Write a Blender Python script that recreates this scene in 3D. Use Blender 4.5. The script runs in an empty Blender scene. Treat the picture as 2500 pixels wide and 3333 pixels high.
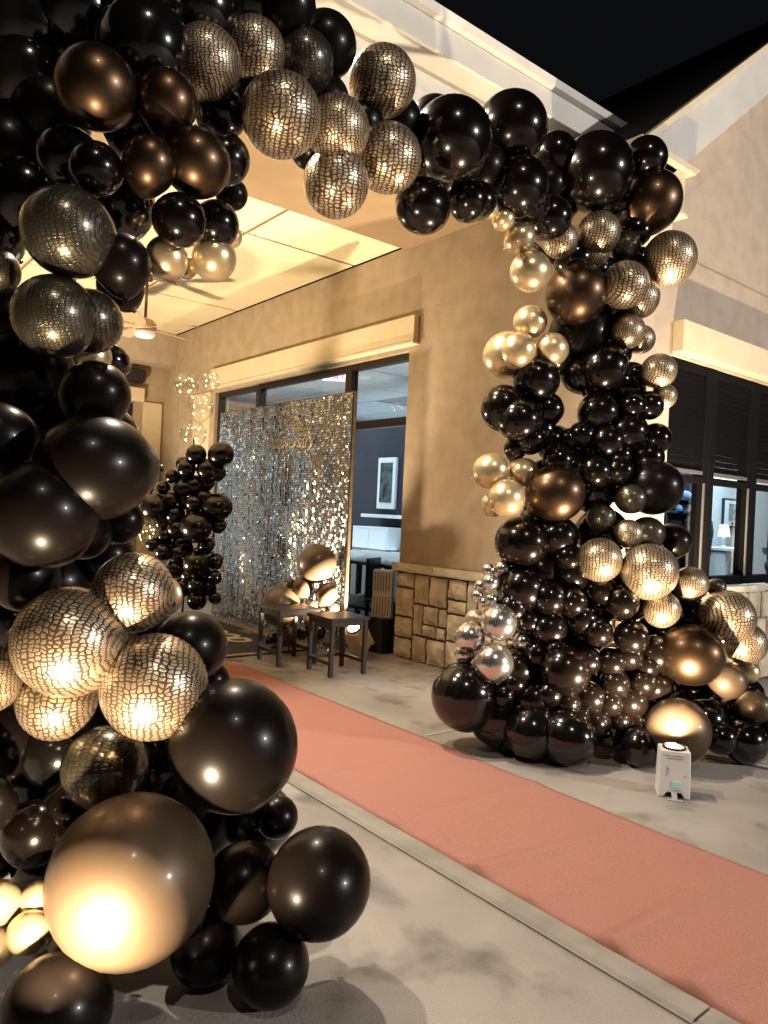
import bpy, bmesh, math, random
from mathutils import Vector, Matrix

random.seed(7)
SC = bpy.context.scene
COL = SC.collection
V = Vector
R = math.radians

# ------------------------------------------------------------------ camera
cam_data = bpy.data.cameras.new('camera')
cam = bpy.data.objects.new('camera', cam_data)
COL.objects.link(cam)
SC.camera = cam
HEAD, ROLL = R(38.7), R(2.7)
fw = V((math.sin(HEAD), math.cos(HEAD), 0)); rt = V((math.cos(HEAD), -math.sin(HEAD), 0)); up = V((0, 0, 1))
right_w = math.cos(ROLL) * rt + math.sin(ROLL) * up
up_w = -math.sin(ROLL) * rt + math.cos(ROLL) * up
m = Matrix((right_w, up_w, -fw)).transposed().to_4x4()
m.translation = V((0, 0, 1.45))
cam.matrix_world = m
cam_data.sensor_fit = 'VERTICAL'
cam_data.sensor_height = 36.0
cam_data.lens = 26.056
cam_data.clip_start = 0.02
cam_data.clip_end = 400

# ------------------------------------------------------------------ night sky and exposure
world = bpy.data.worlds.new('World')
SC.world = world
world.use_nodes = True
wbg = world.node_tree.nodes['Background']
wbg.inputs[0].default_value = (0.55, 0.58, 0.72, 1)
wbg.inputs[1].default_value = 0.0065
SC.view_settings.view_transform = 'Standard'
SC.view_settings.look = 'None'
SC.view_settings.gamma = 1.0
SC.view_settings.use_curve_mapping = False
SC.view_settings.exposure = 0.0
SC.render.engine = 'CYCLES'
SC.cycles.use_denoising = True
SC.cycles.max_bounces = 8
SC.cycles.transparent_max_bounces = 16
SC.cycles.sample_clamp_indirect = 6.0
SC.cycles.caustics_reflective = False
SC.cycles.caustics_refractive = False

WARM = (1.0, 0.77, 0.50)
COOL = (0.72, 0.88, 1.0)
POWER_NEAR = 360      # assumed uplight at the foot of the near pillar
POWER_BOX = 450       # uplight box before the far pillar
POWER_WALL = 600      # tilted uplight by the stone wall
POWER_PORCH = 1250    # assumed uplight on the other side of the porch
POWER_FAR = 10000       # assumed car park lamp far to the right, white
POWER_STREET = 900   # assumed car park lamp behind the camera
POWER_EAVE = 600       # assumed lights under the porch eave
POWER_GABLE = 1300      # assumed uplight at the foot of the gable wall
POWER_LOBBY = 150
POWER_ROOM = 160
POWER_SHOP = 300


def lamp(name, kind, loc, energy, color, target=None, size=0.05, angle=90, blend=0.4, size_y=None):
    d = bpy.data.lights.new(name, kind)
    d.energy = energy
    d.color = color
    if kind == 'SPOT':
        d.spot_size = R(angle); d.spot_blend = blend; d.shadow_soft_size = size
    elif kind == 'AREA':
        d.size = size
        if size_y:
            d.shape = 'RECTANGLE'; d.size_y = size_y
    else:
        d.shadow_soft_size = size
    o = bpy.data.objects.new(name, d)
    COL.objects.link(o)
    o.location = loc
    if target is not None:
        o.rotation_euler = (V(target) - V(loc)).to_track_quat('-Z', 'Y').to_euler()
    return o


# ------------------------------------------------------------------ materials
def mat(name, color, rough=0.6, metal=0.0, coat=0.0, coat_rough=0.05, spec=0.5, emit=None, emit_strength=0.0,
        noise=0.0, noise_scale=8.0, bump=0.0, bump_scale=120.0, tint=None):
    M = bpy.data.materials.new(name)
    M.use_nodes = True
    nt = M.node_tree
    b = nt.nodes['Principled BSDF']
    b.inputs['Base Color'].default_value = (*color, 1)
    b.inputs['Roughness'].default_value = rough
    b.inputs['Metallic'].default_value = metal
    b.inputs['Coat Weight'].default_value = coat
    b.inputs['Coat Roughness'].default_value = coat_rough
    b.inputs['Specular IOR Level'].default_value = spec
    if emit:
        b.inputs['Emission Color'].default_value = (*emit, 1)
        b.inputs['Emission Strength'].default_value = emit_strength
    if noise or bump:
        tc = nt.nodes.new('ShaderNodeTexCoord')
    if noise:
        n = nt.nodes.new('ShaderNodeTexNoise')
        n.inputs['Scale'].default_value = noise_scale
        n.inputs['Detail'].default_value = 6
        nt.links.new(tc.outputs['Object'], n.inputs['Vector'])
        mx = nt.nodes.new('ShaderNodeMix'); mx.data_type = 'RGBA'
        c2 = tint if tint else tuple(c * (1 - noise) for c in color)
        mx.inputs[6].default_value = (*[min(1, c * (1 + noise * .5)) for c in color], 1)
        mx.inputs[7].default_value = (*c2, 1)
        mr = nt.nodes.new('ShaderNodeMapRange')
        mr.inputs['From Min'].default_value = 0.35; mr.inputs['From Max'].default_value = 0.68
        nt.links.new(n.outputs['Fac'], mr.inputs['Value'])
        nt.links.new(mr.outputs['Result'], mx.inputs[0])
        nt.links.new(mx.outputs[2], b.inputs['Base Color'])
    if bump:
        n2 = nt.nodes.new('ShaderNodeTexNoise')
        n2.inputs['Scale'].default_value = bump_scale
        n2.inputs['Detail'].default_value = 4
        nt.links.new(tc.outputs['Object'], n2.inputs['Vector'])
        bp = nt.nodes.new('ShaderNodeBump')
        bp.inputs['Strength'].default_value = bump
        bp.inputs['Distance'].default_value = 0.01
        nt.links.new(n2.outputs['Fac'], bp.inputs['Height'])
        nt.links.new(bp.outputs['Normal'], b.inputs['Normal'])
    return M


def glass_mat(name, tint=(1, 1, 1), base=0.04, edge=0.5, rough=0.0):
    M = bpy.data.materials.new(name)
    M.use_nodes = True
    nt = M.node_tree
    nt.nodes.remove(nt.nodes['Principled BSDF'])
    out = nt.nodes['Material Output']
    tr = nt.nodes.new('ShaderNodeBsdfTransparent'); tr.inputs[0].default_value = (*tint, 1)
    gl = nt.nodes.new('ShaderNodeBsdfGlossy'); gl.inputs['Roughness'].default_value = rough
    lw = nt.nodes.new('ShaderNodeLayerWeight'); lw.inputs['Blend'].default_value = 0.5
    mr = nt.nodes.new('ShaderNodeMapRange')
    mr.inputs['From Min'].default_value = 0.4
    mr.inputs['To Min'].default_value = base; mr.inputs['To Max'].default_value = edge
    mx = nt.nodes.new('ShaderNodeMixShader')
    nt.links.new(lw.outputs['Facing'], mr.inputs['Value'])
    nt.links.new(mr.outputs['Result'], mx.inputs[0])
    nt.links.new(tr.outputs[0], mx.inputs[1]); nt.links.new(gl.outputs[0], mx.inputs[2])
    nt.links.new(mx.outputs[0], out.inputs['Surface'])
    return M


def snake_mat(name, gold, rough, dark):
    """latex printed with rows of gold reptile scales (flat print, cells of a Voronoi on the balloon's own UV)"""
    M = bpy.data.materials.new(name)
    M.use_nodes = True
    nt = M.node_tree
    b = nt.nodes['Principled BSDF']
    tc = nt.nodes.new('ShaderNodeTexCoord')
    nz = nt.nodes.new('ShaderNodeTexNoise'); nz.inputs['Scale'].default_value = 2.2
    nt.links.new(tc.outputs['Object'], nz.inputs['Vector'])
    sc = nt.nodes.new('ShaderNodeVectorMath'); sc.operation = 'SCALE'; sc.inputs['Scale'].default_value = 0.06
    nt.links.new(nz.outputs['Color'], sc.inputs[0])
    ad = nt.nodes.new('ShaderNodeVectorMath'); ad.operation = 'ADD'
    nt.links.new(tc.outputs['UV'], ad.inputs[0]); nt.links.new(sc.outputs[0], ad.inputs[1])
    mp = nt.nodes.new('ShaderNodeMapping'); mp.inputs['Scale'].default_value = (64, 22, 1)
    oi = nt.nodes.new('ShaderNodeObjectInfo')
    vr = nt.nodes.new('ShaderNodeMapRange'); vr.inputs['To Min'].default_value = .78; vr.inputs['To Max'].default_value = 1.22
    nt.links.new(oi.outputs['Random'], vr.inputs['Value'])
    vs_ = nt.nodes.new('ShaderNodeVectorMath'); vs_.operation = 'SCALE'
    nt.links.new(ad.outputs[0], vs_.inputs[0]); nt.links.new(vr.outputs['Result'], vs_.inputs['Scale'])
    nt.links.new(vs_.outputs[0], mp.inputs['Vector'])
    vo = nt.nodes.new('ShaderNodeTexVoronoi'); vo.feature = 'DISTANCE_TO_EDGE'
    vo.voronoi_dimensions = '2D'; vo.inputs['Scale'].default_value = 1.0; vo.inputs['Randomness'].default_value = 0.38
    nt.links.new(mp.outputs[0], vo.inputs['Vector'])
    nz2 = nt.nodes.new('ShaderNodeTexNoise'); nz2.inputs['Scale'].default_value = 2.6
    nt.links.new(tc.outputs['Object'], nz2.inputs['Vector'])
    th = nt.nodes.new('ShaderNodeMapRange')
    th.inputs['From Min'].default_value = 0.35; th.inputs['From Max'].default_value = 0.7
    th.inputs['To Min'].default_value = 0.10; th.inputs['To Max'].default_value = 0.23
    nt.links.new(nz2.outputs['Fac'], th.inputs['Value'])
    sub = nt.nodes.new('ShaderNodeMath'); sub.operation = 'SUBTRACT'
    nt.links.new(vo.outputs['Distance'], sub.inputs[0]); nt.links.new(th.outputs['Result'], sub.inputs[1])
    vf = nt.nodes.new('ShaderNodeTexVoronoi'); vf.voronoi_dimensions = '2D'; vf.inputs['Scale'].default_value = 1.0; vf.inputs['Randomness'].default_value = 0.38
    nt.links.new(mp.outputs[0], vf.inputs['Vector'])
    rd = nt.nodes.new('ShaderNodeMath'); rd.operation = 'SUBTRACT'; rd.inputs[0].default_value = 0.54
    nt.links.new(vf.outputs['Distance'], rd.inputs[1])
    sm = nt.nodes.new('ShaderNodeMath'); sm.operation = 'SMOOTH_MIN'; sm.inputs[2].default_value = 0.12
    nt.links.new(sub.outputs[0], sm.inputs[0]); nt.links.new(rd.outputs[0], sm.inputs[1])
    mu = nt.nodes.new('ShaderNodeMath'); mu.operation = 'MULTIPLY'; mu.inputs[1].default_value = 20; mu.use_clamp = True
    nt.links.new(sm.outputs[0], mu.inputs[0])
    mx = nt.nodes.new('ShaderNodeMix'); mx.data_type = 'RGBA'
    mx.inputs[6].default_value = (*dark, 1); mx.inputs[7].default_value = (*gold, 1)
    nt.links.new(mu.outputs[0], mx.inputs[0]); nt.links.new(mx.outputs[2], b.inputs['Base Color'])
    ms = nt.nodes.new('ShaderNodeMath'); ms.operation = 'MULTIPLY'; ms.inputs[1].default_value = 0.9
    nt.links.new(mu.outputs[0], ms.inputs[0]); nt.links.new(ms.outputs[0], b.inputs['Metallic'])
    b.inputs['Roughness'].default_value = rough
    bp = nt.nodes.new('ShaderNodeBump'); bp.inputs['Strength'].default_value = 0.25; bp.inputs['Distance'].default_value = 0.02
    nt.links.new(mu.outputs[0], bp.inputs['Height']); nt.links.new(bp.outputs['Normal'], b.inputs['Normal'])
    b.inputs['Coat Weight'].default_value = 0.5; b.inputs['Coat Roughness'].default_value = 0.06
    return M


def concrete_mat():
    M = mat('concrete', (0.34, 0.315, 0.285), 0.75, noise=0.25, noise_scale=1.6, bump=0.25, bump_scale=90)
    nt = M.node_tree
    b = nt.nodes['Principled BSDF']
    tc = nt.nodes.new('ShaderNodeTexCoord')
    mixes = b.inputs['Base Color'].links[0].from_node
    n = nt.nodes.new('ShaderNodeTexNoise'); n.inputs['Scale'].default_value = 260; n.inputs['Detail'].default_value = 3
    nt.links.new(tc.outputs['Object'], n.inputs['Vector'])
    s = nt.nodes.new('ShaderNodeTexNoise'); s.inputs['Scale'].default_value = 3.1; s.inputs['Detail'].default_value = 5
    nt.links.new(tc.outputs['Object'], s.inputs['Vector'])
    mr = nt.nodes.new('ShaderNodeMapRange'); mr.inputs['From Min'].default_value = .3; mr.inputs['From Max'].default_value = .7
    mr.inputs['To Min'].default_value = .78; mr.inputs['To Max'].default_value = 1.16
    nt.links.new(n.outputs['Fac'], mr.inputs['Value'])
    mr2 = nt.nodes.new('ShaderNodeMapRange'); mr2.inputs['From Min'].default_value = .54; mr2.inputs['From Max'].default_value = .70
    mr2.inputs['To Min'].default_value = 1.0; mr2.inputs['To Max'].default_value = .5
    nt.links.new(s.outputs['Fac'], mr2.inputs['Value'])
    mm = nt.nodes.new('ShaderNodeMath'); mm.operation = 'MULTIPLY'
    nt.links.new(mr.outputs['Result'], mm.inputs[0]); nt.links.new(mr2.outputs['Result'], mm.inputs[1])
    vo = nt.nodes.new('ShaderNodeTexVoronoi'); vo.inputs['Scale'].default_value = 2.3
    nt.links.new(tc.outputs['Object'], vo.inputs['Vector'])
    sp = nt.nodes.new('ShaderNodeMapRange'); sp.inputs['From Min'].default_value = .028; sp.inputs['From Max'].default_value = .05
    sp.inputs['To Min'].default_value = .45; sp.inputs['To Max'].default_value = 1.0
    nt.links.new(vo.outputs['Distance'], sp.inputs['Value'])
    m3 = nt.nodes.new('ShaderNodeMath'); m3.operation = 'MULTIPLY'
    nt.links.new(mm.outputs[0], m3.inputs[0]); nt.links.new(sp.outputs['Result'], m3.inputs[1]); mm = m3
    vm = nt.nodes.new('ShaderNodeVectorMath'); vm.operation = 'SCALE'
    nt.links.new(mixes.outputs[2], vm.inputs[0]); nt.links.new(mm.outputs[0], vm.inputs['Scale'])
    nt.links.new(vm.outputs[0], b.inputs['Base Color'])
    return M


MT = dict(
    concrete=concrete_mat(),
    strip=mat('edging_concrete', (0.29, 0.27, 0.24), 0.7, noise=0.2, noise_scale=5, bump=0.2, bump_scale=150),
    joint=mat('pale_joint', (0.55, 0.53, 0.48), 0.8),
    carpet=mat('coral_carpet', (0.55, 0.27, 0.215), 0.95, noise=0.22, noise_scale=230, bump=0.8, bump_scale=420, spec=0.1),
    stucco=mat('tan_stucco', (0.43, 0.345, 0.245), 0.9, noise=0.12, noise_scale=5, bump=0.5, bump_scale=85, spec=0.2),
    stucco_grey=mat('taupe_stucco', (0.47, 0.39, 0.315), 0.9, noise=0.12, noise_scale=5, bump=0.5, bump_scale=85, spec=0.2),
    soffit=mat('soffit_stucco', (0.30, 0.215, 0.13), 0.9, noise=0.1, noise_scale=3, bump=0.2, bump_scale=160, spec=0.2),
    trim=mat('cream_trim', (0.70, 0.60, 0.42), 0.7, noise=0.06, noise_scale=6, bump=0.1, bump_scale=120),
    fascia=mat('white_fascia', (0.60, 0.59, 0.55), 0.6, noise=0.08, noise_scale=4, bump=0.08, bump_scale=200),
    ceiling=mat('ceiling_panel', (0.80, 0.71, 0.48), 0.8, noise=0.06, noise_scale=2.5, bump=0.05, bump_scale=60),
    seam=mat('ceiling_seam', (0.30, 0.2, 0.11), 0.8),
    roof=mat('dark_shingle', (0.03, 0.03, 0.032), 0.95, noise=0.3, noise_scale=20, spec=0.02),
    bronze=mat('bronze_frame', (0.035, 0.026, 0.022), 0.4, metal=0.5),
    shutter=mat('black_shutter', (0.004, 0.004, 0.005), 0.8, spec=0.06),
    steel=mat('brushed_bar', (0.5, 0.5, 0.5), 0.35, metal=0.9),
    glass=glass_mat('window_glass', (0.86, 0.90, 0.92), 0.08, 0.75),
    bubble=glass_mat('clear_bubble', (0.99, 0.97, 0.93), 0.13, 0.6, 0.05),
    stone=mat('limestone', (0.62, 0.54, 0.41), 0.9, noise=0.35, noise_scale=6, bump=0.8, bump_scale=30, tint=(0.42, 0.34, 0.23)),
    cap=mat('cap_stone', (0.64, 0.56, 0.43), 0.85, noise=0.2, noise_scale=7, bump=0.5, bump_scale=35),
    mortar=mat('dark_mortar', (0.07, 0.05, 0.03), 0.95),
    wood=mat('espresso_wood', (0.022, 0.014, 0.010), 0.42, noise=0.3, noise_scale=14, coat=0.25, coat_rough=0.25),
    rug=mat('black_mat', (0.022, 0.020, 0.018), 0.8, noise=0.3, noise_scale=12, bump=0.3, bump_scale=300),
    rug_gold=mat('gold_border', (0.32, 0.22, 0.12), 0.6, noise=0.5, noise_scale=30),
    sign_gold=mat('brushed_gold_sign', (0.52, 0.45, 0.35), 0.4, metal=0.95),
    gold_print=mat('gold_lettering', (0.85, 0.62, 0.28), 0.35, metal=0.4),
    sequin=mat('sequin_mirror', (0.58, 0.60, 0.62), 0.22, metal=1.0),
    backing=mat('black_backing', (0.012, 0.012, 0.013), 0.6),
    raw_wood=mat('stained_edge', (0.14, 0.095, 0.05), 0.7, noise=0.3, noise_scale=12),
    white=mat('white_plastic', (0.78, 0.78, 0.76), 0.45),
    grey=mat('grey_print', (0.33, 0.34, 0.36), 0.6),
    teal=mat('teal_display', (0.35, 0.72, 0.66), 0.2, emit=(0.35, 0.9, 0.8), emit_strength=0.08),
    dark=mat('dark_metal', (0.02, 0.02, 0.022), 0.5, metal=0.3),
    lens=mat('lit_lens', (1, 0.9, 0.7), 0.3, emit=(1.0, 0.72, 0.36), emit_strength=40.0),
    beige=mat('beige_housing', (0.78, 0.66, 0.48), 0.6),
    fairy=mat('fairy_light', (1, 0.9, 0.7), 0.3, emit=(1.0, 0.78, 0.42), emit_strength=14.0),
    wire=mat('silver_wire', (0.75, 0.68, 0.55), 0.3, metal=0.8),
    exit=mat('exit_red', (0.8, 0.1, 0.15), 0.4, emit=(1.0, 0.08, 0.22), emit_strength=2.2),
    exit_box=mat('exit_box', (0.8, 0.75, 0.78), 0.5, emit=(1.0, 0.55, 0.72), emit_strength=0.5),
    tile=mat('ceiling_tile', (0.72, 0.76, 0.76), 0.9, noise=0.06, noise_scale=10),
    grid=mat('tile_grid', (0.35, 0.36, 0.36), 0.6),
    navy=mat('slate_wall', (0.032, 0.035, 0.048), 0.8, noise=0.2, noise_scale=3),
    inwall=mat('pale_wall', (0.62, 0.66, 0.66), 0.85),
    linen=mat('white_linen', (0.85, 0.87, 0.87), 0.8),
    blue=mat('blue_fabric', (0.12, 0.22, 0.42), 0.8),
    art=mat('art_print', (0.33, 0.40, 0.40), 0.6, noise=0.8, noise_scale=18),
    dark_art=mat('dark_art_print', (0.10, 0.12, 0.12), 0.3, noise=0.8, noise_scale=10),
    leaf=mat('leaf_green', (0.06, 0.10, 0.05), 0.6),
    panel_glow=mat('lit_panel', (0.9, 0.95, 1), 0.5, emit=(0.85, 0.95, 1.0), emit_strength=3.0),
    rod=mat('bronze_rod', (0.16, 0.09, 0.05), 0.5, metal=0.3),
    fan=mat('fan_blade', (0.48, 0.36, 0.22), 0.5),
    fan_light=mat('fan_globe', (0.78, 0.72, 0.70), 0.4, emit=(1.0, 0.86, 0.82), emit_strength=0.35),
    rattan=mat('rattan', (0.74, 0.66, 0.5), 0.7),
    # balloons
    B=mat('black_latex', (0.004, 0.0035, 0.003), 0.16, coat=0.4, coat_rough=0.03),
    G=mat('black_glossy_latex', (0.0028, 0.0018, 0.0013), 0.20, coat=0.5, coat_rough=0.02, spec=0.3),
    M=mat('black_satin_latex', (0.0045, 0.0032, 0.0025), 0.30, coat=0.06, coat_rough=0.1, spec=0.14),
    S=snake_mat('gold_snakeskin_print', (0.74, 0.61, 0.42), 0.36, (0.045, 0.026, 0.014)),
    T=snake_mat('dark_snakeskin_print', (0.16, 0.14, 0.09), 0.28, (0.014, 0.012, 0.009)),
    P=mat('pearl_gold', (0.74, 0.58, 0.34), 0.30, metal=0.75, coat=0.5, coat_rough=0.08),
    C=mat('chrome_silver', (0.70, 0.68, 0.66), 0.20, metal=0.95, coat=0.4, coat_rough=0.04),
    N=mat('bronze_satin_latex', (0.085, 0.057, 0.034), 0.48, metal=0.6, coat=0.15, coat_rough=0.15),
    brown=mat('brown_satin_latex', (0.12, 0.08, 0.05), 0.38, coat=0.2, coat_rough=0.15),
    X=mat('dark_bronze_latex', (0.085, 0.052, 0.03), 0.36, metal=1.0, coat=0.3, coat_rough=0.06),
)

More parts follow.
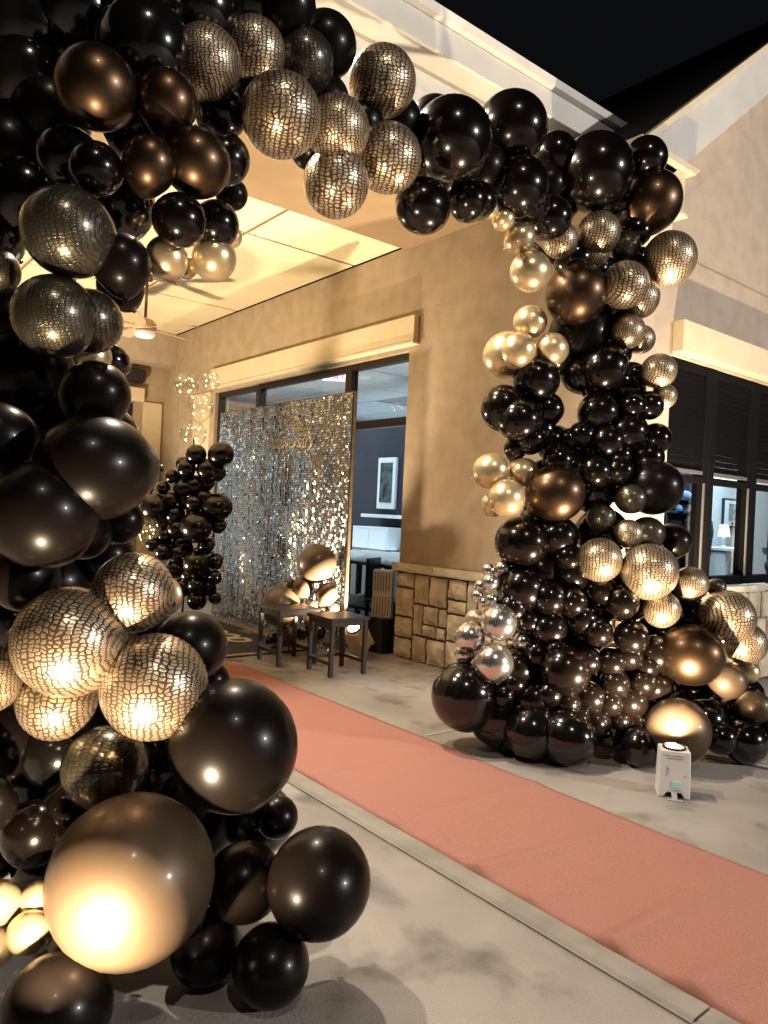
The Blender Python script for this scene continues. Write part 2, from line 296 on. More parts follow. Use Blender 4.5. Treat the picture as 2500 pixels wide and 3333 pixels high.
# balloons in metres: finish, x, y, z, radius
ARCH = [
    ('X',0.683,2.349,2.7,0.124), ('X',0.88,2.29,2.708,0.096), ('B',0.857,2.456,2.94,0.156), ('S',1.06,2.415,2.963,0.121),
    ('S',1.302,2.541,3.161,0.122), ('B',1.163,2.506,2.863,0.097), ('G',0.651,2.49,2.523,0.098), ('G',0.69,2.343,2.452,0.082),
    ('X',0.826,2.27,2.485,0.083), ('X',0.979,2.268,2.541,0.109), ('G',1.143,2.42,2.66,0.093), ('G',0.94,2.29,2.353,0.086),
    ('G',1.099,2.365,2.404,0.081), ('P',0.95,2.407,2.261,0.071), ('P',1.115,2.402,2.301,0.079), ('P',1.052,2.481,2.272,0.039),
    ('P',1.247,2.543,2.448,0.041), ('T',0.621,2.34,2.239,0.134), ('T',0.605,2.386,1.993,0.126), ('T',0.714,2.414,2.005,0.102),
    ('T',0.469,2.52,2.129,0.066), ('M',0.776,2.332,2.182,0.091), ('P',0.767,2.544,1.921,0.062), ('M',0.734,2.398,1.773,0.109),
    ('M',0.712,2.277,1.542,0.162), ('M',0.488,2.479,1.613,0.112), ('M',0.576,2.294,1.395,0.158), ('M',0.694,2.314,1.346,0.084),
    ('M',0.814,2.333,1.379,0.067), ('S',0.819,2.214,1.171,0.123), ('M',0.574,2.468,1.2,0.111), ('S',0.649,2.235,1.032,0.162),
    ('S',0.47,2.436,0.901,0.107), ('S',0.665,2.395,0.821,0.121), ('S',0.861,2.123,0.902,0.159), ('M',1.018,2.228,0.988,0.117),
    ('M',1.104,2.251,0.867,0.064), ('M',1.064,1.995,0.73,0.194), ('T',0.788,2.296,0.623,0.128), ('M',0.501,2.469,0.508,0.084),
    ('G',0.65,2.522,0.369,0.107), ('G',0.748,2.502,0.437,0.091), ('N',0.779,2.015,0.4,0.229), ('M',1.135,2.018,0.291,0.12),
    ('M',1.289,1.837,0.324,0.158), ('M',1.277,2.078,0.439,0.07), ('M',1.147,1.861,0.11,0.114), ('M',1.037,2.061,0.104,0.107),
    ('P',0.505,2.293,0.29,0.062), ('P',0.596,2.254,0.291,0.048), ('P',0.564,2.188,0.235,0.06), ('P',0.501,2.296,0.162,0.055),
    ('M',0.585,1.974,0.133,0.137), ('B',0.573,2.783,3.044,0.174), ('B',0.707,2.675,3.099,0.158), ('B',0.866,2.548,3.149,0.15),
    ('B',1.097,2.586,3.251,0.155), ('B',1.32,2.625,3.382,0.144), ('B',0.58,2.777,2.854,0.15), ('M',0.646,2.724,2.748,0.134),
    ('M',0.54,2.81,2.615,0.142), ('B',0.595,2.765,2.46,0.142), ('B',0.829,2.577,2.458,0.134), ('B',0.881,2.536,2.73,0.126),
    ('M',0.589,2.859,2.047,0.13), ('M',0.633,2.824,1.888,0.162), ('M',0.755,2.727,1.684,0.146), ('M',0.639,2.819,1.725,0.146),
    ('M',0.872,2.633,1.252,0.097), ('M',0.737,2.741,1.146,0.146), ('M',0.972,2.553,0.965,0.13), ('M',0.63,2.827,0.587,0.146),
    ('B',0.771,2.714,0.563,0.138), ('B',1.026,2.51,0.529,0.162), ('M',1.146,2.414,0.374,0.179), ('B',1.324,2.271,0.352,0.122),
    ('B',0.844,2.656,0.307,0.146), ('M',0.876,2.63,2.195,0.081), ('B',0.627,2.829,1.025,0.13), ('M',0.893,2.616,0.7,0.114),
    ('B',0.76,2.722,0.156,0.13), ('B',0.5,2.841,2.343,0.111), ('M',0.472,2.864,2.785,0.126), ('B',0.536,2.902,1.426,0.146),
    ('B',0.86,2.643,1.934,0.062), ('B',0.869,2.635,1.674,0.097), ('B',0.636,2.822,0.441,0.122), ('B',0.712,2.761,0.445,0.097),
    ('M',0.593,2.856,0.211,0.114), ('M',0.826,2.67,0.436,0.097), ('M',1.411,2.498,3.351,0.114), ('M',1.662,2.613,3.373,0.134),
    ('T',1.506,2.511,3.198,0.117), ('S',1.964,2.606,3.341,0.151), ('S',1.307,2.321,2.837,0.143), ('S',1.646,2.467,2.966,0.13),
    ('S',1.696,2.533,2.786,0.137), ('S',1.958,2.533,2.977,0.148), ('G',2.431,2.643,3.261,0.199), ('M',2.426,2.781,3.396,0.129),
    ('G',2.244,2.617,2.879,0.129), ('G',2.639,2.728,3.052,0.104), ('M',1.359,2.59,3.05,0.108), ('M',1.542,2.625,3.174,0.113),
    ('M',1.695,2.651,3.178,0.107), ('M',1.92,2.69,3.177,0.103), ('M',2.167,2.737,3.296,0.109), ('M',2.307,2.758,3.198,0.108),
    ('M',2.531,2.797,3.17,0.118), ('M',2.856,2.862,3.346,0.138), ('M',3.041,2.894,3.313,0.117), ('M',3.557,2.996,3.506,0.128),
    ('M',3.735,3.028,3.484,0.141), ('M',1.626,2.631,2.941,0.086), ('M',1.246,2.556,2.61,0.061), ('M',1.867,2.675,3.019,0.081),
    ('G',2.998,2.789,3.578,0.195), ('G',3.592,2.965,3.693,0.136), ('G',3.809,2.823,3.608,0.236), ('G',4.146,2.695,3.767,0.136),
    ('X',4.236,2.693,3.519,0.19), ('G',3.051,2.761,3.267,0.166), ('G',2.714,2.732,3.079,0.099), ('P',2.898,2.83,3.117,0.051),
    ('G',3.2,2.817,3.224,0.12), ('P',3.0,2.818,3.087,0.062), ('G',3.417,2.834,3.219,0.127), ('P',3.128,2.806,3.014,0.084),
    ('P',3.198,2.775,2.839,0.116), ('S',3.627,2.927,3.169,0.112), ('S',3.863,2.822,3.244,0.135), ('S',3.905,2.901,3.147,0.116),
    ('S',4.107,2.839,3.427,0.071), ('T',4.094,2.778,3.215,0.1), ('S',4.276,2.576,3.132,0.169), ('S',3.975,2.69,2.923,0.148),
    ('S',4.15,2.701,2.881,0.132), ('X',3.788,2.907,2.867,0.194), ('S',4.084,2.726,2.662,0.111), ('S',4.216,2.719,2.635,0.096),
    ('P',3.61,3.12,2.696,0.106), ('M',3.988,3.014,2.67,0.206), ('M',4.15,2.903,3.416,0.114), ('M',4.242,2.829,3.111,0.114),
    ('M',4.114,2.942,2.827,0.145), ('P',3.542,3.244,2.49,0.151), ('P',3.509,3.117,2.496,0.114), ('P',3.708,3.013,2.524,0.105),
    ('G',3.672,3.098,2.332,0.15), ('G',3.502,3.206,2.139,0.149), ('G',3.528,3.101,2.065,0.138), ('G',3.76,3.084,2.156,0.116),
    ('G',3.986,2.818,2.417,0.146), ('B',3.952,2.959,2.393,0.13), ('G',4.001,2.849,2.142,0.14), ('S',4.235,2.591,2.417,0.112),
    ('S',4.318,2.595,2.27,0.082), ('B',4.201,2.759,2.403,0.091), ('G',4.096,2.674,2.19,0.081), ('G',4.206,2.628,2.2,0.094),
    ('G',4.265,2.609,1.996,0.102), ('G',4.118,2.713,2.026,0.13), ('G',3.99,2.773,1.957,0.107), ('G',3.893,2.893,1.993,0.09),
    ('G',3.859,2.963,1.963,0.08), ('G',3.747,2.954,1.823,0.103), ('G',3.603,3.182,1.902,0.078), ('G',3.646,3.105,1.953,0.1),
    ('P',3.435,3.232,1.74,0.114), ('P',3.623,3.124,1.742,0.096), ('P',3.435,3.091,1.571,0.118), ('P',3.454,3.217,1.528,0.079),
    ('X',3.713,2.939,1.614,0.183), ('G',3.828,2.917,1.789,0.089), ('G',3.926,2.81,1.765,0.109), ('G',4.042,2.718,1.771,0.099),
    ('G',4.057,2.734,1.877,0.091), ('G',4.217,2.634,1.873,0.112), ('M',4.236,2.59,1.684,0.177), ('T',4.071,2.638,1.606,0.098),
    ('T',3.968,2.777,1.48,0.091), ('S',4.067,2.641,1.386,0.093), ('T',4.195,2.595,1.39,0.111), ('M',4.404,2.541,1.352,0.113),
    ('S',3.88,2.707,1.22,0.138), ('S',4.077,2.492,1.164,0.173), ('G',3.585,3.084,1.301,0.165), ('G',3.764,2.94,1.35,0.128),
    ('G',3.77,2.865,1.222,0.09), ('G',3.707,3.042,1.124,0.149), ('G',3.825,2.877,1.117,0.118), ('G',3.577,3.132,1.037,0.111),
    ('C',3.431,3.207,1.119,0.043), ('C',3.5,3.152,1.134,0.049), ('C',3.393,3.153,1.048,0.055), ('C',3.381,3.219,1.019,0.039),
    ('C',3.358,3.223,0.957,0.039), ('C',3.394,3.138,0.94,0.042), ('C',3.384,3.188,0.919,0.033), ('C',3.393,3.068,0.812,0.114),
    ('C',3.29,3.207,0.706,0.097), ('C',3.344,3.051,0.571,0.123), ('C',3.308,3.263,0.592,0.065), ('C',3.579,3.032,0.688,0.062),
    ('P',3.375,3.252,0.803,0.065), ('B',3.315,3.243,0.327,0.214), ('B',3.513,3.141,0.206,0.195), ('B',3.562,2.913,0.173,0.179),
    ('B',3.657,2.723,0.165,0.17), ('G',3.714,2.811,0.538,0.164), ('G',3.761,2.802,0.955,0.089), ('G',3.979,2.599,0.971,0.101),
    ('G',3.868,2.688,0.781,0.091), ('G',4.027,2.561,0.759,0.107), ('G',4.04,2.578,0.641,0.089), ('G',3.958,2.615,0.471,0.095),
    ('G',3.869,2.673,0.235,0.091), ('G',4.04,2.606,0.24,0.077), ('G',3.842,2.765,0.116,0.066), ('G',3.58,3.045,1.009,0.139),
    ('G',3.676,2.926,0.975,0.118), ('G',3.684,2.92,0.776,0.115), ('G',3.529,3.086,0.896,0.106), ('G',3.534,3.026,0.532,0.105),
    ('G',3.602,2.957,0.341,0.128), ('G',3.708,2.844,0.252,0.114), ('G',3.853,2.714,0.372,0.104), ('G',4.061,2.562,0.363,0.104),
    ('G',3.948,2.638,0.6,0.091), ('G',4.196,2.481,0.454,0.092), ('S',4.4,2.402,1.09,0.111), ('S',4.204,2.475,0.933,0.117),
    ('T',4.592,2.334,1.072,0.06), ('S',4.562,2.244,0.9,0.169), ('S',4.685,2.188,0.735,0.138), ('P',4.737,2.189,0.555,0.076),
    ('X',4.304,2.325,0.671,0.189), ('N',4.533,2.211,0.513,0.115), ('N',4.736,2.133,0.339,0.104), ('M',4.835,2.082,0.195,0.098),
    ('N',4.183,2.323,0.229,0.193), ('G',4.494,2.214,0.166,0.104), ('B',4.67,2.15,0.137,0.142), ('B',4.018,2.465,0.117,0.12),
    ('G',4.219,2.491,0.655,0.122), ('G',3.599,3.016,0.818,0.09), ('G',3.626,2.952,0.621,0.09), ('G',3.842,2.779,0.852,0.096),
    ('G',3.935,2.719,1.035,0.09), ('G',3.862,2.749,0.6,0.089), ('G',4.155,2.542,0.214,0.103), ('B',4.529,2.355,0.235,0.157),
    ('G',3.368,3.116,0.308,0.076), ('G',3.429,3.04,0.369,0.078), ('G',3.492,3.017,0.443,0.084), ('G',3.522,2.965,0.261,0.088),
    ('G',3.592,2.88,0.284,0.075), ('G',3.628,2.852,0.387,0.088), ('G',3.718,2.78,0.342,0.088), ('G',3.77,2.738,0.257,0.083),
    ('G',3.931,2.638,0.146,0.076), ('G',3.42,3.103,0.139,0.079), ('G',3.514,3.014,0.084,0.084), ('G',3.594,2.869,0.073,0.075),
    ('G',3.714,2.839,0.075,0.07), ('G',3.924,2.615,0.355,0.078), ('G',4.096,2.505,0.485,0.083), ('G',4.132,2.504,0.583,0.076),
    ('G',3.684,2.85,0.66,0.076), ('B',3.846,2.983,3.119,0.133), ('B',4.031,2.899,3.026,0.134), ('B',4.133,2.856,2.86,0.135),
    ('B',4.022,2.945,2.673,0.15), ('B',4.121,2.866,2.558,0.135), ('B',3.84,3.09,2.511,0.126), ('B',4.2,2.803,2.322,0.135),
    ('B',4.163,2.832,2.049,0.15), ('B',4.025,2.942,1.951,0.135), ('B',3.861,3.074,1.941,0.126), ('B',3.764,3.151,2.025,0.126),
    ('B',3.823,3.104,1.698,0.15), ('B',4.06,2.914,1.652,0.15), ('B',4.271,2.745,1.665,0.15), ('B',4.117,2.869,1.385,0.165),
    ('B',3.81,3.115,1.426,0.15), ('B',4.354,2.679,1.309,0.15), ('B',3.985,2.974,1.136,0.15), ('B',3.796,3.126,1.154,0.135),
    ('B',4.249,2.763,0.971,0.165), ('B',3.763,3.153,0.791,0.15), ('B',4.024,2.943,0.717,0.165), ('B',4.446,2.605,0.742,0.165),
    ('B',4.243,2.768,0.519,0.165), ('B',3.868,3.069,0.497,0.165), ('B',3.704,3.2,0.487,0.15), ('B',4.038,2.932,0.326,0.165),
    ('B',4.436,2.614,0.381,0.165), ('B',4.624,2.462,0.362,0.165), ('B',3.736,3.174,0.248,0.15), ('B',4.232,2.776,0.158,0.15),
    ('B',4.769,2.346,0.25,0.135), ('B',4.559,2.515,0.869,0.15), ('B',3.711,3.194,2.203,0.108), ('B',4.128,2.86,1.084,0.15),
    ('B',4.435,2.614,1.043,0.12), ('B',3.312,2.885,3.26,0.097), ('B',4.083,2.858,3.508,0.108), ('B',4.183,2.778,3.334,0.108),
    ('B',4.214,2.753,3.127,0.102), ('B',4.882,2.256,0.377,0.12), ('B',4.111,2.874,0.903,0.12), ('B',3.853,3.08,0.887,0.12),
]
COLUMN = [(3.537, 7.84, 1.995, 0.117), (3.756, 7.665, 2.008, 0.145), (3.473, 8.045, 1.891, 0.082), (3.462, 7.9, 1.831, 0.105), (3.358, 8.06, 1.741, 0.081), (3.289, 8.115, 1.605, 0.081), (3.194, 8.115, 1.374, 0.161), (3.195, 8.268, 1.57, 0.043), (3.336, 8.001, 1.476, 0.084), (3.461, 7.962, 1.606, 0.113), (3.645, 7.753, 1.833, 0.124), (3.754, 7.743, 1.803, 0.106), (3.748, 7.671, 1.417, 0.161), (3.638, 7.79, 1.522, 0.094), (3.524, 7.819, 1.451, 0.093), (3.553, 7.765, 1.183, 0.182), (3.324, 8.088, 1.068, 0.094), (3.203, 8.138, 0.96, 0.085), (3.292, 8.036, 0.883, 0.103), (3.573, 7.765, 0.773, 0.159), (3.767, 7.687, 0.806, 0.094), (3.766, 7.687, 0.627, 0.085), (3.588, 7.768, 0.52, 0.105), (3.78, 7.691, 0.391, 0.075), (3.466, 8.004, 0.867, 0.123), (3.434, 8.03, 1.149, 0.123), (3.403, 8.024, 1.309, 0.113), (3.585, 7.909, 1.651, 0.123), (3.522, 7.975, 0.49, 0.114), (3.615, 7.809, 0.355, 0.113), (3.79, 7.714, 1.21, 0.094), (3.711, 7.823, 0.976, 0.104), (3.566, 7.909, 0.628, 0.113), (3.44, 8.04, 0.694, 0.114), (3.738, 7.786, 0.505, 0.104), (3.352, 8.142, 1.332, 0.105), (3.539, 7.992, 1.496, 0.133), (3.649, 7.904, 1.331, 0.143), (3.327, 8.162, 1.207, 0.105), (3.514, 8.012, 0.981, 0.124), (3.667, 7.889, 0.847, 0.114), (3.509, 8.016, 1.722, 0.105), (3.712, 7.853, 0.631, 0.105), (3.398, 8.105, 0.907, 0.105), (3.693, 7.838, 1.676, 0.085)]
CLUSTER = [(4.096, 6.137, 0.909, 0.195), (3.995, 6.217, 0.663, 0.104), (4.17, 6.052, 0.611, 0.109), (3.939, 6.364, 0.69, 0.05), (3.812, 6.325, 0.475, 0.199), (4.094, 6.202, 0.479, 0.067), (4.264, 6.053, 0.466, 0.058), (4.005, 6.209, 0.209, 0.066), (4.162, 6.148, 0.217, 0.075), (3.905, 6.341, 0.17, 0.1), (4.129, 6.212, 0.317, 0.092), (4.254, 6.1, 0.327, 0.075), (3.83, 6.452, 0.115, 0.084)]
BUBBLES = [(3.41, 7.904, 2.765, 0.143), (3.622, 7.733, 2.824, 0.104), (3.544, 7.796, 2.529, 0.148), (3.49, 7.839, 2.224, 0.15), (3.131, 8.127, 1.087, 0.114)]


# ------------------------------------------------------------------ building helpers
def link(o, parent=None):
    COL.objects.link(o)
    if parent is not None:
        o.parent = parent
    return o


def tag(o, label=None, cat=None, group=None, kind=None):
    for k, v in (('label', label), ('category', cat), ('group', group), ('kind', kind)):
        if v:
            o[k] = v
    return o


def empty(name, loc, rz=0.0, label=None, cat=None, group=None):
    o = bpy.data.objects.new(name, None)
    o.location = loc
    o.rotation_euler = (0, 0, rz)
    o.empty_display_size = 0.1
    link(o)
    return tag(o, label, cat, group)


class MB:
    """collects simple solids for one mesh object"""

    def __init__(self):
        self.v = []; self.f = []; self.mi = []

    def add(self, vs, fs, mi=0):
        n = len(self.v)
        self.v += [tuple(p) for p in vs]
        self.f += [tuple(i + n for i in f) for f in fs]
        self.mi += [mi] * len(fs)
        return self

    def box(self, a, b, mi=0, M=None):
        x0, y0, z0 = a; x1, y1, z1 = b
        vs = [(x0, y0, z0), (x1, y0, z0), (x1, y1, z0), (x0, y1, z0), (x0, y0, z1), (x1, y0, z1), (x1, y1, z1), (x0, y1, z1)]
        if M is not None:
            vs = [M @ V(p) for p in vs]
        return self.add(vs, [(3, 2, 1, 0), (4, 5, 6, 7), (0, 1, 5, 4), (1, 2, 6, 5), (2, 3, 7, 6), (3, 0, 4, 7)], mi)

    def prism(self, poly, a, b, axis='y', mi=0):
        """poly = 2D outline, extruded from a to b along axis"""
        def P(u, w, t):
            return (u, t, w) if axis == 'y' else ((t, u, w) if axis == 'x' else (u, w, t))
        n = len(poly)
        vs = [P(u, w, a) for u, w in poly] + [P(u, w, b) for u, w in poly]
        fs = [tuple(range(n)), tuple(range(2 * n - 1, n - 1, -1))] + [(i, i + n, (i + 1) % n + n, (i + 1) % n) for i in range(n)]
        return self.add(vs, fs, mi)

    def lathe(self, prof, c=(0, 0, 0), n=20, M=None, mi=0):
        vs = []; fs = []
        for r, z in prof:
            for k in range(n):
                a = 2 * math.pi * k / n
                p = V((c[0] + r * math.cos(a), c[1] + r * math.sin(a), c[2] + z))
                vs.append(M @ p if M is not None else p)
        for i in range(len(prof) - 1):
            for k in range(n):
                k2 = (k + 1) % n
                fs.append((i * n + k, i * n + k2, (i + 1) * n + k2, (i + 1) * n + k))
        fs.append(tuple(range(n - 1, -1, -1)))
        fs.append(tuple((len(prof) - 1) * n + k for k in range(n)))
        return self.add(vs, fs, mi)

    def tube(self, pts, r, n=6, mi=0):
        pts = [V(p) for p in pts]
        vs = []; fs = []
        for i, p in enumerate(pts):
            d = (pts[min(i + 1, len(pts) - 1)] - pts[max(i - 1, 0)]).normalized()
            a = d.orthogonal().normalized(); b = d.cross(a)
            for k in range(n):
                t = 2 * math.pi * k / n
                vs.append(p + r * (math.cos(t) * a + math.sin(t) * b))
        for i in range(len(pts) - 1):
            for k in range(n):
                fs.append((i * n + k, i * n + (k + 1) % n, (i + 1) * n + (k + 1) % n, (i + 1) * n + k))
        return self.add(vs, fs, mi)

    def mesh(self, name, mats, smooth=False, bevel=0.0):
        me = bpy.data.meshes.new(name)
        me.from_pydata(self.v, [], self.f)
        for mm in (mats if isinstance(mats, (list, tuple)) else [mats]):
            me.materials.append(mm)
        me.polygons.foreach_set('material_index', self.mi)
        bm = bmesh.new(); bm.from_mesh(me)
        bmesh.ops.recalc_face_normals(bm, faces=bm.faces)
        if bevel:
            bmesh.ops.bevel(bm, geom=list(bm.edges), offset=bevel, segments=1, affect='EDGES', clamp_overlap=True)
        bm.to_mesh(me); bm.free()
        if smooth:
            me.polygons.foreach_set('use_smooth', [True] * len(me.polygons))
        me.update()
        return me

    def build(self, name, mats, parent=None, smooth=False, bevel=0.0, loc=None):
        o = bpy.data.objects.new(name, self.mesh(name, mats, smooth, bevel))
        if loc is not None:
            o.location = loc
        return link(o, parent)


def struct(o):
    o['kind'] = 'structure'
    return o


def text_mesh(name, body, size, depth, material, parent=None, M=None, shear=0.0, offset=0.0):
    cu = bpy.data.curves.new(name, 'FONT')
    cu.body = body; cu.size = size; cu.extrude = depth; cu.align_x = 'CENTER'; cu.align_y = 'CENTER'; cu.shear = shear; cu.offset = offset
    tmp = bpy.data.objects.new(name + '_curve', cu)
    COL.objects.link(tmp)
    me = bpy.data.meshes.new_from_object(tmp.evaluated_get(bpy.context.evaluated_depsgraph_get()))
    COL.objects.unlink(tmp); bpy.data.objects.remove(tmp); bpy.data.curves.remove(cu)
    me.materials.clear(); me.materials.append(material)
    o = bpy.data.objects.new(name, me)
    link(o, parent)
    if M is not None:
        o.matrix_local = M
    return o


def frame(x, y, z):
    """matrix from three axis vectors"""
    return Matrix((V(x), V(y), V(z))).transposed().to_4x4()


def balloon_mesh(name, material, n=32, rings=22):
    """latex balloon of unit radius, rolled lip and knot at -Z"""
    prof = []
    for i in range(1, rings):
        t = math.pi * i / rings
        z = math.cos(t); r = math.sin(t)
        if z < -0.55:
            k = (-0.55 - z) / 0.45
            z = z - 0.16 * k * k
            r = r * (1 - 0.1 * k)
        prof.append((r, z))
    prof += [(0.075, -1.19), (0.045, -1.215), (0.045, -1.235), (0.085, -1.27), (0.06, -1.285)]
    vs = [(0, 0, 1.0)]; uv = []
    fs = []; uvs = []
    for r, z in prof:
        for k in range(n):
            a = 2 * math.pi * k / n
            vs.append((r * math.cos(a), r * math.sin(a), z))
    vs.append((0, 0, -1.28))
    P = len(prof)
    vv = lambda i: 1 - (i + 1) / (P + 1)
    for k in range(n):
        fs.append((0, 1 + k, 1 + (k + 1) % n)); uvs += [((k + .5) / n, 1), (k / n, vv(0)), ((k + 1) / n, vv(0))]
    for i in range(P - 1):
        for k in range(n):
            a = 1 + i * n; b = a + n
            fs.append((a + k, b + k, b + (k + 1) % n, a + (k + 1) % n))
            uvs += [(k / n, vv(i)), (k / n, vv(i + 1)), ((k + 1) / n, vv(i + 1)), ((k + 1) / n, vv(i))]
    last = 1 + (P - 1) * n
    for k in range(n):
        fs.append((last + (k + 1) % n, last + k, len(vs) - 1)); uvs += [((k + 1) / n, vv(P - 1)), (k / n, vv(P - 1)), ((k + .5) / n, 0)]
    if 'snake' in name:          # print wraps sideways, so its poles sit on the flanks
        uvs = []
        for f in fs:
            q = []
            for i in f:
                p = V(vs[i]).normalized()
                q.append([math.atan2(p.y, p.z) / (2 * math.pi) + .5, math.acos(max(-1, min(1, p.x))) / math.pi])
            if max(a[0] for a in q) - min(a[0] for a in q) > .5:
                for a in q:
                    if a[0] < .5:
                        a[0] += 1
            uvs += q
    me = bpy.data.meshes.new(name)
    me.from_pydata(vs, [], fs)
    lay = me.uv_layers.new(name='UVMap')
    lay.data.foreach_set('uv', [c for p in uvs for c in p])
    me.polygons.foreach_set('use_smooth', [True] * len(me.polygons))
    me.materials.append(material)
    me.update()
    return me


BM = {k: balloon_mesh('balloon_' + MT[k].name, MT[k]) for k in ('B', 'G', 'M', 'S', 'T', 'P', 'C', 'N', 'X', 'brown', 'bubble')}
BNAME = dict(B='black_balloon', G='black_balloon', M='black_balloon', N='bronze_balloon', X='bronze_balloon', S='snakeskin_balloon', T='snakeskin_balloon', P='gold_balloon',
             C='silver_balloon', brown='brown_balloon', bubble='bubble_balloon')


def balloon(kind, p, r, parent, away, base=(0, 0, 0), name=None, stretch=1.05, spread=0.75):
    o = bpy.data.objects.new(name or BNAME[kind], BM[kind])
    link(o, parent)
    d = V(away).normalized() + spread * V((random.uniform(-1, 1), random.uniform(-1, 1), random.uniform(-1, .7)))
    q = d.to_track_quat('-Z', 'Y')
    o.rotation_mode = 'QUATERNION'
    o.rotation_quaternion = q @ V((0, 0, 1)).rotation_difference(V((0, 0, 1)))
    o.location = V(p) - V(base)
    s = r * 0.985
    stretch = stretch * random.uniform(.97, 1.07)
    o.scale = (s, s, s * stretch)
    return o


# ------------------------------------------------------------------ ground
g = MB()
N = 60
struct(g.box((-60, -60, -0.3), (60, 60, 0.0)).build('ground', MT['concrete']))
w = MB()
w.box((3.3, 3.562, 0.001), (4.85, 3.575, 0.0045)); w.box((-2.0, 3.562, 0.001), (2.1, 3.575, 0.0045))
struct(w.build('ground_joint', MT['joint']))
w = MB()
w.tube([(4.56, 2.34, .012), (4.60, 2.22, .012), (4.66, 2.10, .012), (4.72, 1.90, .012), (4.95, 1.6, .012)], .011)
tag(w.build('power_cable', MT['white'], smooth=True), 'thin white power cable lying on concrete beside the far balloon pillar', 'cable')

# edging strip along the carpet: a low concrete band with a groove, broken by a joint
w = MB()
for y0, y1 in ((1.085, 6.2), (-1.4, 1.075)):
    w.prism([(2.115, 0.001), (2.215, 0.001), (2.215, .010), (2.208, .012), (2.130, .010), (2.122, .006)], y0, y1, 'y')
    w.prism([(2.098, 0.001), (2.111, 0.001), (2.111, .005), (2.098, .008)], y0, y1, 'y')
struct(w.build('kerb_strip', MT['strip']))

# carpet runner with real wrinkles
nx, ny = 24, 620
vs = []; fs = []
x0, x1, y0, y1 = 2.222, 3.245, -1.6, 6.16
waves = [(2.07, .012, .055, .1), (1.80, .006, .06, .05), (1.44, .013, .06, -.02), (1.16, .012, .07, .12), (2.6, .004, .06, 0), (0.8, .010, .08, 0), (3.3, .003, .06, .1)]
for j in range(ny + 1):
    y = y0 + (y1 - y0) * j / ny
    for i in range(nx + 1):
        u = i / nx
        x = x0 + (x1 - x0) * u + .004 * math.sin(2.3 * y) + .003 * math.sin(5.7 * y + 1)
        z = 0.009 + 0.0012 * math.sin(3.1 * y + 2 * u)
        for yc, a, wd, sl in waves:
            yy = y - (yc - sl * u * 1.0)
            fall = max(0.0, 1 - u * 1.15) if a > .005 else 1
            z += 2.3 * a * fall * math.exp(-(yy / (wd * .85)) ** 2)
        vs.append((x, y, z))
for j in range(ny):
    for i in range(nx):
        a = j * (nx + 1) + i
        fs.append((a, a + 1, a + nx + 2, a + nx + 1))
n0 = len(vs)
vs += [(x, y, 0.001) for x, y, z in vs]
edge = [i for i in range(nx + 1)] + [j * (nx + 1) + nx for j in range(1, ny + 1)] + [ny * (nx + 1) + i for i in range(nx - 1, -1, -1)] + [j * (nx + 1) for j in range(ny - 1, 0, -1)]
for k in range(len(edge)):
    a, b = edge[k], edge[(k + 1) % len(edge)]
    fs.append((b, a, a + n0, b + n0))
w = MB(); w.add(vs, fs)
tag(w.build('carpet_runner', MT['carpet'], smooth=True), 'long coral red carpet runner with slight wrinkles leading to the entrance', 'carpet')

# ------------------------------------------------------------------ window wall (plane x = 4.88), stucco above a stone base
X1 = 4.88
W1 = empty('window_wall', (X1, 3.35, 0), label='tan stucco side wall of the porch with stone base and wide storefront window', cat='wall')


def part(mb, name, mats, root, bevel=0.0, smooth=False):
    """builds in world coordinates, then hangs it under root"""
    M = Matrix.Translation(-V(root.location))
    mb.v = [tuple(M @ V(p)) for p in mb.v]
    return mb.build(name, mats, root, smooth, bevel)


WY0, WY1, WZ = 5.80, 10.23, 3.11
w = MB()
w.box((X1, 3.352, 0.0), (X1 + .22, WY0, 4.2)); w.box((X1, WY0, WZ), (X1 + .22, WY1, 4.2)); w.box((X1, WY1, 0), (X1 + .22, 12.4, 4.2))
part(w, 'stucco', MT['stucco'], W1)
w = MB(); w.box((X1 - .07, 5.66, 3.185), (X1 - .001, 10.3, 3.447)); w.box((X1 - .085, 5.65, 3.150), (X1 - .001, 10.3, 3.184))
part(w, 'window_header', MT['trim'], W1, bevel=.006)
w = MB(); w.box((X1 - .02, 10.36, 0.0), (X1 - .001, 10.95, 3.13))
part(w, 'pilaster', MT['trim'], W1)
# stone base
w = MB(); w.box((4.845, 3.352, 0), (X1 - .001, WY0 - .012, .86))
part(w, 'mortar_bed', MT['mortar'], W1)
rs = random.Random(11)
rects = []


def split(y0, z0, y1, z1, depth):
    dy, dz = y1 - y0, z1 - z0
    if (dy < .30 and dz < .30) or depth > 7 or (dy * dz < .045 and rs.random() < .75) or (dy * dz < .022):
        rects.append((y0, z0, y1, z1)); return
    if dy * rs.uniform(.7, 1.3) > dz:
        t = y0 + dy * rs.uniform(.3, .7)
        split(y0, z0, t, z1, depth + 1); split(t, z0, y1, z1, depth + 1)
    else:
        t = z0 + dz * rs.uniform(.3, .7)
        split(y0, z0, y1, t, depth + 1); split(y0, t, y1, z1, depth + 1)


split(3.36, 0.0, 5.79, .86, 0)


